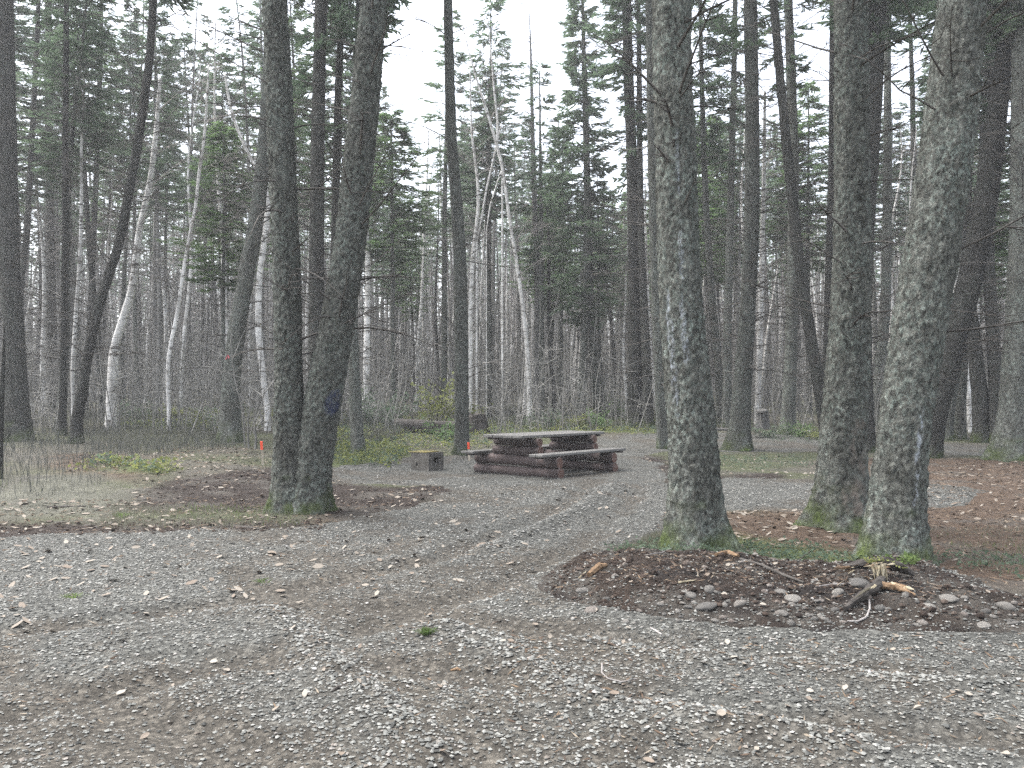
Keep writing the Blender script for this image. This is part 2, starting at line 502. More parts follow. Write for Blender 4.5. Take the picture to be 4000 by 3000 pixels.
# ------------------------------------------------------------------ the ground: regions measured in the photograph, laid out on the land
ROADS = [world_poly(p) for p in (
    [(-900, 2125), (0, 2103), (500, 2096), (1000, 2084), (1250, 2070), (1450, 2028), (1650, 1985), (1780, 1930), (1700, 1905), (1500, 1893),
     (1292, 1893), (1280, 1832), (1480, 1815), (1640, 1790), (1820, 1782), (1980, 1762), (2250, 1722), (2380, 1708), (2470, 1780), (2560, 1820), (2600, 1880), (2640, 1990), (2610, 2080),
     (2400, 2150), (2200, 2230), (2110, 2300), (2170, 2370), (2400, 2420), (2900, 2470), (3500, 2480), (4000, 2490), (5200, 2560), (9000, 3100), (9000, 9000), (-6000, 9000), (-6000, 3000)],
    [(2300, 1730), (2440, 1702), (2700, 1694), (3200, 1702), (3600, 1732), (4300, 1768), (4300, 1800), (3650, 1782), (3300, 1768), (2900, 1772), (2620, 1768), (2450, 1790)],
    [(2560, 1900), (2850, 1872), (3200, 1888), (3600, 1890), (3860, 1930), (3720, 1988), (3200, 1998), (2850, 1992), (2560, 1990)])]
TRACKS = [[ray_ground(*p) for p in t] for t in (
    [(2330, 1880), (2150, 2010), (1750, 2180), (1100, 2330), (300, 2450), (-600, 2540)],
    [(2500, 1930), (2300, 2110), (1950, 2300), (1400, 2480), (500, 2700), (-600, 2950)],
    [(4800, 2720), (3300, 2640), (2600, 2560), (2100, 2480), (1500, 2400)],
    [(4800, 3050), (3200, 2860), (2300, 2720), (1400, 2600), (700, 2560)],
    [(900, 2250), (1300, 2560), (1750, 2960), (1900, 3200)],
    [(0, 2620), (500, 2780), (900, 3000), (1000, 3200)])]
WINDROW = [[ray_ground(*p) for p in t] for t in (
    [(1060, 2400), (1211, 2524), (1450, 2750), (1690, 2960)],
    [(1750, 2480), (2050, 2640), (2500, 2860)],
    [(2300, 2530), (3000, 2620), (4300, 2730)],
    [(2600, 2790), (3300, 2940)],
    [(2420, 1900), (2240, 2020), (1900, 2160)])]

def road_sd(x, y):
    sd = np.maximum.reduce([poly_sd(p, x, y) for p in ROADS])
    return sd + (fbm(x * 1.7, y * 1.7, 5) - 0.5) * 0.45 + (fbm(x * 7, y * 7, 8) - 0.5) * 0.12
def near_dist(lines, x, y, wob=0.12):
    w = (fbm(x * 1.2, y * 1.2, 21) - 0.5) * 2 * wob
    return np.minimum.reduce([line_dist(t, x + w, y + w) for t in lines])
def GR(x, y, sd=None, td=None, wd=None):
    """the land with its lumps, ruts and windrows"""
    x = np.asarray(x, float); y = np.asarray(y, float)
    on = sstep(-0.25, 0.35, sd)
    z = G0(x, y)
    z = z + (1 - on) * (0.10 * (fbm(x * 0.7, y * 0.7, 11) - 0.35) + 0.05 * (fbm(x * 3.1, y * 3.1, 13) - 0.5) + 0.03)
    z = z + on * (0.03 * (fbm(x * 0.9, y * 0.9, 15) - 0.5) + 0.02 * (fbm(x * 5, y * 5, 16) - 0.5))
    near = sstep(16, 11, y) * on
    z = z - near * 0.04 * sstep(0.20, 0.05, td)
    z = z + near * 0.06 * np.exp(-(wd / 0.13) ** 2) * (0.5 + vn(x * 3, y * 3, 31))
    # table pad kept level
    pad = np.exp(-(((x - 0.7) / 1.9) ** 2 + ((y - 14.9) / 1.9) ** 2) ** 2)
    return z * (1 - pad * 0.9)
def GZ(x, y): return float(GR(x, y))
def at(px, py):
    return ray_ground(px, py, GR)

REG = [   # colour, softness, polygons
    ((0.080, 0.057, 0.041), 0.5, [[(2560, 2020), (3600, 2000), (4600, 2000), (5200, 2500), (3900, 2330), (3300, 2230), (2600, 2170)], [(3380, 1795), (4600, 1815), (4600, 2010), (3500, 2010)],
                               [(230, 1780), (570, 1795), (520, 1895), (260, 1860)], [(1250, 2065), (1650, 1985), (1500, 1940), (1280, 1990)]]),
    ((0.032, 0.025, 0.021), 0.35, [[(420, 1990), (640, 1900), (950, 1850), (1290, 1830), (1310, 1900), (1800, 1912), (1700, 1985), (1420, 2045), (1000, 2010), (700, 2010)],
                                 [(-900, 2075), (0, 2065), (600, 2060), (1200, 2050), (1250, 2080), (500, 2110), (-900, 2140)],
                                 [(2440, 1785), (2580, 1790), (2640, 1880), (2560, 1890), (2470, 1820)], [(2600, 1870), (3000, 1862), (3000, 1885), (2600, 1900)],
                                 [(1200, 1940), (1500, 1915), (1780, 1930), (1650, 1985), (1400, 2035), (1250, 2030)]]),
    ((0.10, 0.099, 0.079), 0.6, [[(-1200, 1860), (330, 1880), (500, 1950), (380, 2010), (-1200, 2070)]]),
    ((0.075, 0.092, 0.035), 0.5, [[(480, 1612), (870, 1600), (870, 1690), (500, 1690)], [(420, 1825), (660, 1838), (620, 1862), (430, 1852)], [(1290, 1755), (1620, 1780), (1480, 1818), (1285, 1832)],
                              [(1900, 1640), (2620, 1645), (2600, 1690), (1900, 1700)], [(3170, 1670), (3260, 1690), (3250, 1730), (3190, 1725)], [(2560, 2120), (2800, 2100), (3300, 2180), (3380, 2230), (2500, 2200)]]),
]
REG = [(c, s, [world_poly(p) for p in ps]) for c, s, ps in REG]
def floor_col(x, y):
    c = np.empty(x.shape + (3,)); c[...] = (0.085, 0.079, 0.062)
    m = sstep(0.35, 0.65, fbm(x * 0.5, y * 0.5, 41))[..., None]
    c = c * (1 - m) + m * np.array((0.072, 0.078, 0.044))
    for colr, s, polys in REG:
        sd = np.maximum.reduce([poly_sd(p, x, y) for p in polys]) + (fbm(x * 1.5, y * 1.5, 43) - 0.5) * 0.9 * (0.4 + y / 25)
        w = sstep(-s, s * 0.6, sd)[..., None]
        c = c * (1 - w) + w * np.array(colr)
    g = sstep(0.5, 0.7, fbm(x * 1.9, y * 1.9, 47))[..., None] * 0.6
    return c * (1 - g) + g * np.array((0.082, 0.076, 0.066))
def road_col(x, y):
    br = sstep(0.45, 0.68, 0.7 * fbm(x * 1.1, y * 1.1, 51) + 0.3 * fbm(x * 4.1, y * 4.1, 52) + 0.16 * sstep(0.3, 0.0, TDG) + 0.12 * sstep(5.5, 3.3, y) * sstep(2.5, -1.5, x))[..., None] * 0.75
    g = np.array((0.097, 0.097, 0.088)); b = np.array((0.078, 0.068, 0.055))
    c = g * (1 - br) + b * br
    return c

def axis(knots):
    out = []
    for (a, b, s0, s1) in knots:
        t = a
        while t < b:
            out.append(t); f = (t - a) / (b - a); t += s0 * (1 - f) + s1 * f
    out.append(knots[-1][1]); return np.array(out)
gx = axis([(-300, -30, 40, 3), (-30, -8, 1.5, 0.12), (-8, 8.5, 0.06, 0.06), (8.5, 30, 0.12, 1.5), (30, 300, 3, 40)])
gy = axis([(-60, -3, 6, 0.8), (-3, 2.5, 0.6, 0.06), (2.5, 9, 0.045, 0.06), (9, 20, 0.06, 0.16), (20, 60, 0.16, 1.6), (60, 400, 2, 40)])
GXX, GYY = np.meshgrid(gx, gy)
SDG = road_sd(GXX, GYY); TDG = near_dist(TRACKS, GXX, GYY); WDG = near_dist(WINDROW, GXX, GYY, 0.06)
ZG = GR(GXX, GYY, SDG, TDG, WDG)
def look(A, x, y):
    """value of a grid array at any point of the land"""
    x = np.asarray(x, float); y = np.asarray(y, float)
    i = np.clip(np.searchsorted(gx, x) - 1, 0, len(gx) - 2); j = np.clip(np.searchsorted(gy, y) - 1, 0, len(gy) - 2)
    fx = np.clip((x - gx[i]) / (gx[i + 1] - gx[i]), 0, 1); fy = np.clip((y - gy[j]) / (gy[j + 1] - gy[j]), 0, 1)
    return (A[j, i] * (1 - fx) + A[j, i + 1] * fx) * (1 - fy) + (A[j + 1, i] * (1 - fx) + A[j + 1, i + 1] * fx) * fy
def GR(x, y): return look(ZG, x, y)
def road_sd(x, y): return look(SDG, x, y)
def track_dist(x, y): return look(TDG, x, y)
def windrow_dist(x, y): return look(WDG, x, y)
def grid_sheet(name, Z, fcol, matr, keep=None):
    X, Y = GXX, GYY
    C = fcol(X, Y)
    nx, ny = len(gx), len(gy)
    i = np.arange(ny - 1)[:, None] * nx + np.arange(nx - 1)[None]
    q = np.stack([i, i + 1, i + nx + 1, i + nx], -1).reshape(-1, 4)
    if keep is not None:
        K = keep.ravel(); q = q[K[q].any(1)]
    used = np.unique(q); re = np.zeros(nx * ny, int); re[used] = np.arange(len(used))
    b = MB(); b.add(np.stack([X, Y, Z], -1).reshape(-1, 3)[used], re[q])
    me = b.mesh(name, matr)
    ca = np.ones((len(used), 4), np.float32); ca[:, :3] = C.reshape(-1, 3)[used]
    a = me.color_attributes.new('Col', 'FLOAT_COLOR', 'POINT'); a.data.foreach_set('color', ca.ravel())
    return link(name, me, None, None, 'structure')
ROAD_UP = 0.008 + 0.02 * np.clip(SDG / 0.12, -1.6, 1)
grid_sheet('ground', ZG, floor_col, M['floor'])
grid_sheet('gravel_road', ZG + ROAD_UP, road_col, M['road'], (SDG > -0.14) & (GYY < 40) & (np.abs(GXX) < 40))

# dirt mound beside the road
MOUND = world_poly([(2120, 2320), (2190, 2235), (2400, 2200), (2700, 2195), (2950, 2215), (3250, 2240), (3450, 2215), (3650, 2260), (3900, 2370), (4150, 2440), (4700, 2520), (4700, 2600), (4000, 2480), (3500, 2475), (2900, 2462), (2400, 2410), (2190, 2360)])
def mound_h(x, y):
    x = np.asarray(x, float); y = np.asarray(y, float)
    if x.size > 64 and ((x > -0.6) & (x < 8) & (y > 4) & (y < 8)).mean() < 0.6:
        m = (x > -0.6) & (x < 8) & (y > 4) & (y < 8); h = np.full(x.shape, -0.04)
        if m.any(): h[m] = mound_h(x[m], y[m]) if m.mean() >= 0.6 or m.sum() <= 64 else _mound_raw(x[m], y[m])
        return h
    return _mound_raw(x, y)
def _mound_raw(x, y):
    sd = poly_sd(MOUND, x, y) + (fbm(x * 2.2, y * 2.2, 61) - 0.5) * 0.2 + (fbm(x * 9, y * 9, 62) - 0.5) * 0.14
    h = 0.09 * sstep(-0.12, 0.42, sd) * (0.65 + 0.7 * fbm(x * 1.3, y * 1.3, 63))
    h = h + sstep(-0.05, 0.2, sd) * (0.07 * (fbm(x * 5, y * 5, 65) - 0.4) + 0.05 * (fbm(x * 14, y * 14, 67) - 0.5))
    return np.where(sd < -0.11, -0.04, h)
def GM(x, y): return GR(x, y) + 0.02 + np.maximum(mound_h(x, y), -0.04)
def gtop(x, y):
    x = np.asarray(x, float); y = np.asarray(y, float)
    g = GR(x, y)
    return np.maximum(np.maximum(g, g + 0.02 + mound_h(x, y)), g + look(ROAD_UP, x, y))
def gt(x, y): return float(gtop(x, y))
def att(px, py):
    x, y = ray_ground(px, py, gtop); return x, y, gt(x, y)
mx_ = np.arange(MOUND[:, 0].min() - 0.3, min(MOUND[:, 0].max(), 6.2), 0.025)
my_ = np.arange(MOUND[:, 1].min() - 0.3, MOUND[:, 1].max() + 0.3, 0.025)
def mound_sheet():
    X, Y = np.meshgrid(mx_, my_); Z = GM(X, Y); K = (mound_h(X, Y) > -0.03).ravel()
    nx, ny = len(mx_), len(my_)
    i = np.arange(ny - 1)[:, None] * nx + np.arange(nx - 1)[None]
    q = np.stack([i, i + 1, i + nx + 1, i + nx], -1).reshape(-1, 4); q = q[K[q].any(1)]
    used = np.unique(q); re = np.zeros(nx * ny, int); re[used] = np.arange(len(used))
    b = MB(); b.add(np.stack([X, Y, Z], -1).reshape(-1, 3)[used], re[q])
    me = b.mesh('dirt_mound', M['soil'])
    m = sstep(0.4, 0.62, fbm(X * 2.5, Y * 2.5, 69))[..., None]
    C = np.array((0.038, 0.028, 0.022)) * (1 - m) + m * np.array((0.023, 0.019, 0.017))
    m2 = np.maximum(sstep(0.55, 0.7, fbm(X * 3.5, Y * 3.5, 72)), sstep(0.10, 0.02, mound_h(X, Y)) * sstep(0.35, 0.6, fbm(X * 5, Y * 5, 73)))[..., None]
    C = C * (1 - m2) + m2 * np.array((0.07, 0.062, 0.053))
    ca = np.ones((len(used), 4), np.float32); ca[:, :3] = C.reshape(-1, 3)[used]
    a = me.color_attributes.new('Col', 'FLOAT_COLOR', 'POINT'); a.data.foreach_set('color', ca.ravel())
    link('dirt_mound', me, None, None, 'structure')
mound_sheet()

# ------------------------------------------------------------------ trees
def crown_mesh(seed, H=10.0, R=1.9, whorl=0.30, per=5, spray=64, matn='needle', sparse=0.0):
    """live conifer crown: boughs with many narrow needle sprays, H tall, axis +Z"""
    r = np.random.default_rng(seed); b = MB()
    S, D, Lw = [], [], []
    z = 0.0
    while z < H * 0.985:
        t = z / H
        Lm = R * (0.35 + 0.65 * min(1, t / 0.18)) * (1 - t) ** 0.75 + 0.10
        for k in range(per):
            if r.random() < sparse: continue
            az = r.random() * 2 * PI; L = Lm * r.uniform(0.55, 1.15)
            zz = z + r.uniform(-0.15, 0.15)
            s = np.linspace(0, 1, 5)
            up = r.uniform(0.0, 0.35) - 0.25 * (1 - t); dr = r.uniform(0.1, 0.4)
            P = np.stack([math.cos(az) * L * s, math.sin(az) * L * s, zz + L * (up * s - dr * s * s + 0.22 * s ** 4)], 1)
            v, f = tube(P, (0.006 + 0.008 * L) * (1.05 - s), 3); b.add(v, f, 1, leaf=0)
            n = int(spray * (0.35 + L / R))
            ss = r.uniform(0.18, 1.0, n) ** 0.8
            pos = np.stack([np.interp(ss, s, P[:, j]) for j in range(3)], 1)
            side = r.choice([-1, 1], n) * r.uniform(0.15, 1.15, n)
            d = np.stack([np.cos(az + side), np.sin(az + side), r.uniform(-0.55, 0.25, n)], 1)
            S.append(pos); D.append(d); Lw.append(r.uniform(0.16, 0.42, n) * (0.75 + 0.5 * (1 - ss)))
        z += whorl * r.uniform(0.7, 1.3)
    S = np.concatenate(S); D = np.concatenate(D); L = np.concatenate(Lw)
    D /= np.linalg.norm(D, axis=1)[:, None]
    rd = r.normal(size=S.shape); rd[:, 2] *= 1.2
    W = np.cross(D, rd); W /= np.linalg.norm(W, axis=1)[:, None] + 1e-9
    wd = (L * r.uniform(0.05, 0.11, len(L)))[:, None]
    mid = S + D * L[:, None] * 0.55
    v = np.stack([S, mid + W * wd, S + D * L[:, None], mid - W * wd], 1).reshape(-1, 3)
    q = np.arange(len(v)).reshape(-1, 4)
    clump = vn(S[:, 0] * 1.6 + 50, S[:, 2] * 1.6 + S[:, 1] * 1.1 + 50, seed % 20)
    lf = np.clip(0.65 * clump + 0.5 * r.random(len(S)), 0, 1)
    b.add(v, q, 0, leaf=np.repeat(lf, 4))
    return b.mesh('crown', [M[matn], M['twig']], smooth=False)

def twig_branch(b, r, base, az, L, rad, rise, droop, subs=4, n=5, mat=0, sides=3, **attr):
    s = np.linspace(0, 1, n)
    kink = r.normal(0, 0.05, n).cumsum() * L * 0.5; kink -= kink[0]
    P = np.stack([base[0] + math.cos(az) * L * s - math.sin(az) * kink * s, base[1] + math.sin(az) * L * s + math.cos(az) * kink * s,
                  base[2] + L * (rise * s - droop * s * s) + kink * 0.3], 1)
    v, f = tube(P, rad * (1 - 0.82 * s), sides); b.add(v, f, mat, **attr)
    for k in range(subs):
        t = r.uniform(0.25, 0.95); p = np.array([np.interp(t, s, P[:, j]) for j in range(3)])
        a2 = az + r.choice([-1, 1]) * r.uniform(0.4, 1.1); l2 = L * r.uniform(0.15, 0.4) * (1.2 - t)
        e = p + l2 * np.array([math.cos(a2), math.sin(a2), r.uniform(-0.35, 0.35)])
        m_ = (p + e) / 2 + r.normal(0, 0.05 * l2, 3)
        v, f = tube(np.array([p, m_, e]), np.array([rad * 0.5, rad * 0.4, rad * 0.2]), 3); b.add(v, f, mat, **attr)
    return P

def worm_bark(u, z, nu_c, zc, seed, amp):
    """relief of plated bark over angle u (0..1) and height z"""
    F1, F2, ID = worley(u * nu_c + 1.5 * (fbm(u * nu_c * 1.3, z * zc * 1.6, seed, 3) - 0.5), z * zc + 1.4 * (fbm(u * nu_c * 0.9, z * 9, seed + 3, 3) - 0.5), nu_c, seed)
    e = np.clip((F2 - F1) * 2.2, 0, 1)
    f = fbm(u * nu_c * 2.3 + 3, z * zc * 3.1, seed + 5, 3) - 0.5
    return (e - 0.6) * amp * 0.75 + (ID - 0.5) * amp * 0.6 + f * amp * 1.2, e

def trunk_mesh(P, R, nu, seed, amp, matn, marks=(), flare=0.3, plate=0.055):
    """P: ring centres relative to the tree's base, R radii"""
    r = np.random.default_rng(seed)
    m = len(P); th = np.arange(nu) * 2 * PI / nu
    U = np.broadcast_to(th / (2 * PI), (m, nu)); Zs = np.broadcast_to(P[:, 2][:, None], (m, nu))
    Rm = np.broadcast_to(R[:, None], (m, nu)).copy()
    lob = 1 + 0.5 * np.cos(th * 5 + r.random() * 6) * 0.5 + 0.35 * np.cos(th * 3 + r.random() * 6)
    fl = np.exp(-np.clip(P[:, 2], 0, None) / (0.9 * R[0] + 0.02))
    Rm *= 1 + flare * 1.35 * fl[:, None] * np.clip(lob, 0.1, 2.2)[None] ** 1.3
    nc = max(6, int(round(2 * PI * R.mean() / plate)))
    h1, e1 = worm_bark(U, Zs, nc, 1 / (plate * 2.0), seed % 97, amp)
    h2, e2 = worm_bark(U, Zs + 7.7, nc * 2, 1 / (plate * 1.2), seed % 89 + 1, amp * 0.8)
    lump = (fbm(np.cos(th)[None] * 2 + 9 + 0 * Zs, np.sin(th)[None] * 2 + Zs * 1.1 + 9, seed % 50, 3) - 0.5) * 2
    Rm += (h1 + h2) * np.clip(R[:, None] / 0.1, 0.2, 1) + lump * 0.06 * Rm
    v = np.stack([P[:, 0][:, None] + Rm * np.cos(th), P[:, 1][:, None] + Rm * np.sin(th), Zs + 0 * Rm], -1)
    moss = np.clip(1.15 - (Zs - 0.02) / (0.5 * R[0] / 0.2 + 0.05) - 1.2 * vn(U * 14, Zs * 9, 4), 0, 1)
    at_ = dict(moss=moss.ravel(), rel=e1.ravel())
    for k in ('scar', 'resin', 'paint'): at_[k] = np.zeros(m * nu)
    for kind, du, z0, w, hh in marks:       # du: sideways place on the face seen by the camera (-1..1)
        a0 = -PI / 2 + math.asin(max(-0.97, min(0.97, du)))
        da = np.abs((th - a0 + PI) % (2 * PI) - PI) * R.mean()
        g = sstep(1.0, 0.5, (da[None] / w) ** 2 + ((Zs - z0) / hh) ** 2 + 0.5 * (vn(U * 40, Zs * 12, 6) - 0.5))
        at_[kind] = np.maximum(at_[kind], g.ravel())
    i = np.arange(m - 1)[:, None] * nu; j = np.arange(nu)[None]; k = (j + 1) % nu
    q = np.stack([i + j, i + k, i + nu + k, i + nu + j], -1).reshape(-1, 4)
    b = MB(); b.add(v.reshape(-1, 3), [q, (np.arange(nu) + (m - 1) * nu)[None]], 0, **at_)
    return b.mesh('trunk', M[matn])

def smooth_path(pts):
    """pixel path (x, y, width) bottom to top -> densely sampled, gently rounded"""
    p = np.array(pts, float); o = np.argsort(-p[:, 1]); p = p[o]
    h = -p[:, 1]
    hs = np.linspace(h[0], h[-1], 160)
    xs, ws = np.interp(hs, h, p[:, 0]), np.interp(hs, h, p[:, 2])
    k = np.ones(15) / 15
    pad = lambda a: np.concatenate([2 * a[0] - a[7:0:-1], a, 2 * a[-1] - a[-2:-9:-1]])
    return hs, np.convolve(pad(xs), k, 'valid'), np.convolve(pad(ws), k, 'valid')

CROWNS = [crown_mesh(100 + i, R=1.7 + 0.15 * (i % 3), per=5 + (i % 2), spray=62, sparse=0.05 * (i % 3)) for i in range(5)]
CROWN_THIN = [crown_mesh(140 + i, R=1.5, per=4, spray=46, whorl=0.40, sparse=0.22) for i in range(3)]
CROWN_YOUNG = [crown_mesh(160 + i, R=2.0, per=6, spray=66, matn='needle_young') for i in range(2)]

def place_crown(root, base_rel, tip_rel, rad_scale, protos, seed):
    d = Vector(tip_rel) - Vector(base_rel)
    o = link('crown', protos[seed % len(protos)], root, base_rel)
    o.rotation_mode = 'QUATERNION'
    o.rotation_quaternion = d.to_track_quat('Z', 'Y') @ Quaternion((0, 0, 1), seed * 1.7)
    o.scale = (rad_scale, rad_scale, d.length / 10.0)
    return o

TREE_XY = []
def build_tree(spec, seed):
    """spec: kind, label, path(s) in photo pixels, options"""
    kind, label, path, o = spec
    paths = path if isinstance(path[0], list) else [path]
    bx, by = paths[0][0][0], paths[0][0][1]
    x0, d = (at(bx, by) if 'd' not in o else ((bx - CX) / F * o['d'], o['d']))
    z0 = GZ(x0, d)
    TREE_XY.append((x0, d))
    name = {'fir': 'fir_tree', 'birch': 'birch_tree', 'dead': 'dead_tree'}[kind]
    root = thing(name, label, 'tree', (x0, d, z0), o.get('group'))
    r = np.random.default_rng(seed)
    near = o.get('near', False)
    H = o.get('H', 21)
    main = None
    for pi, pth in enumerate(paths):
        hs, xs, ws = smooth_path(pth)
        Zp = H_CAM + (YH + hs) / F * d - z0; Xp = (xs - CX) / F * d - x0; Rp = ws / 2 / F * d
        ztop = Zp[-1]
        top = o.get('top')                                   # path end is the real tip
        dz = 0.025 if near else 0.11
        zz = np.arange(-0.25, max(ztop, 0.5), dz)
        sl = (Xp[-1] - Xp[-25]) / (Zp[-1] - Zp[-25])
        if not top:
            zz = np.concatenate([zz, np.linspace(max(ztop, 0.5) + 0.1, max(H, ztop + 3), 14)])
        X = np.interp(zz, Zp, Xp); Rr = np.interp(zz, Zp, Rp)
        if not top:
            ab = zz > ztop; X[ab] = Xp[-1] + sl * (zz[ab] - ztop) * 0.8; Rr[ab] = Rp[-1] * (1 - ((zz[ab] - ztop) / (zz[-1] - ztop))) + 0.012
        Y = 0.10 * (d / 15) * (vn(zz * 0.25, zz * 0 + seed, 77) - vn(np.array([0.0]), np.array([float(seed)]), 77)) * sstep(0, 3, zz)
        P = np.stack([X, Y, zz], 1)
        if kind == 'birch': Rr = Rr * (0.62 if o.get('forks') else 0.8)
        nu = 72 if near else (22 if ws.max() * d / d > 40 else 14)
        amp = (0.016 if near else 0.012) if kind != 'birch' else 0.003
        me = trunk_mesh(P, Rr, nu, seed + pi * 7, amp, {'fir': o.get('bark', 'bark'), 'birch': 'birch', 'dead': o.get('bark', 'bark_far')}[kind],
                        o.get('marks', ()) if pi == o.get('mark_on', 0) else (), o.get('flare', 0.28 if kind == 'fir' else 0.1))
        link('trunk', me, root)
        if main is None or pi == 0: main = (P, Rr)
        if o.get('forks') and pi > 0: continue
        # live crown
        if kind == 'fir':
            cyr = o.get('cy')
            zc = (H_CAM + (YH - cyr) / F * d - z0) if cyr is not None else max(ztop + 0.4, H * 0.42)
            zc = min(zc, zz[-1] - 2)
            cb = [float(np.interp(zc, zz, P[:, j])) for j in range(3)]; ct = [float(P[-1, 0]), float(P[-1, 1]), float(zz[-1]) + 0.3]
            place_crown(root, cb, ct, o.get('R', 0.75 if near else 1.0), {'thin': CROWN_THIN, 'young': CROWN_YOUNG}.get(o.get('crown'), CROWNS), seed)
        # dead branches low on the trunk
        zhi = min(ztop + 0.3, zz[-1] - 1.0)
        for (zf0, zf1, n, L0, L1) in o.get('nb', []):
            for _ in range(n):
                zb = zf0 + (zf1 - zf0) * r.random(); zb = min(zb, zhi)
                az = r.uniform(-PI, PI)
                if math.sin(az) > 0.55: az = -az            # few straight behind the trunk
                b = MB()
                twig_branch(b, r, (0, 0, 0), az, r.uniform(L0, L1), r.uniform(0.010, 0.019), r.uniform(-0.15, 0.6), r.uniform(-0.2, 0.45), r.integers(2, 7), 6)
                rr = float(np.interp(zb, zz, Rr)) * 0.8
                link('branch', b.mesh('branch', M['twig']), root,
                     (float(np.interp(zb, zz, X)) + math.cos(az) * rr, float(np.interp(zb, zz, Y)) + math.sin(az) * rr, zb))
        tw = int(o.get('tw', 0) * 1.5)
        if tw:
            b = MB(); zlo = o.get('tw0', 1.6)
            for _ in range(tw):
                zb = r.uniform(zlo, zhi); az = r.uniform(0, 2 * PI); rr = float(np.interp(zb, zz, Rr)) * 0.7
                twig_branch(b, r, (float(np.interp(zb, zz, X)) + math.cos(az) * rr, float(np.interp(zb, zz, Y)) + math.sin(az) * rr, zb), az,
                            (0.4 + 1.7 * r.random() ** 1.5) * o.get('twl', 1.0), r.uniform(0.009, 0.019), r.uniform(-0.15, 0.55), r.uniform(-0.25, 0.4), r.integers(3, 8), 5)
            link('dead_twig_growth', b.mesh('dead_twig_growth', M['twig']), root, None, 'stuff')
    if kind == 'birch' and o.get('limbs', 14):
        P, Rr = main; b = MB(); zt = P[-1, 2]
        for _ in range(int(1.7 * o.get('limbs', 14))):
            zb = r.uniform(0.35 * zt, zt * 0.98); az = r.uniform(0, 2 * PI); L = r.uniform(0.8, 2.6) * (1.15 - 0.6 * zb / zt)
            c = [float(np.interp(zb, P[:, 2], P[:, j])) for j in range(3)]
            Q = twig_branch(b, r, c, az, L, 0.014, r.uniform(0.5, 1.3), r.uniform(-0.1, 0.4), 7, 5)
            for _ in range(9):
                t = r.uniform(0.3, 1); p = [float(np.interp(t, np.linspace(0, 1, 5), Q[:, j])) for j in range(3)]
                twig_branch(b, r, p, az + r.normal(0, 0.8), r.uniform(0.3, 1.0), 0.007, r.uniform(-0.1, 0.9), r.uniform(-0.1, 0.5), 5, 3)
        link('crown', b.mesh('crown', M['twig_birch'], False), root)
    return root

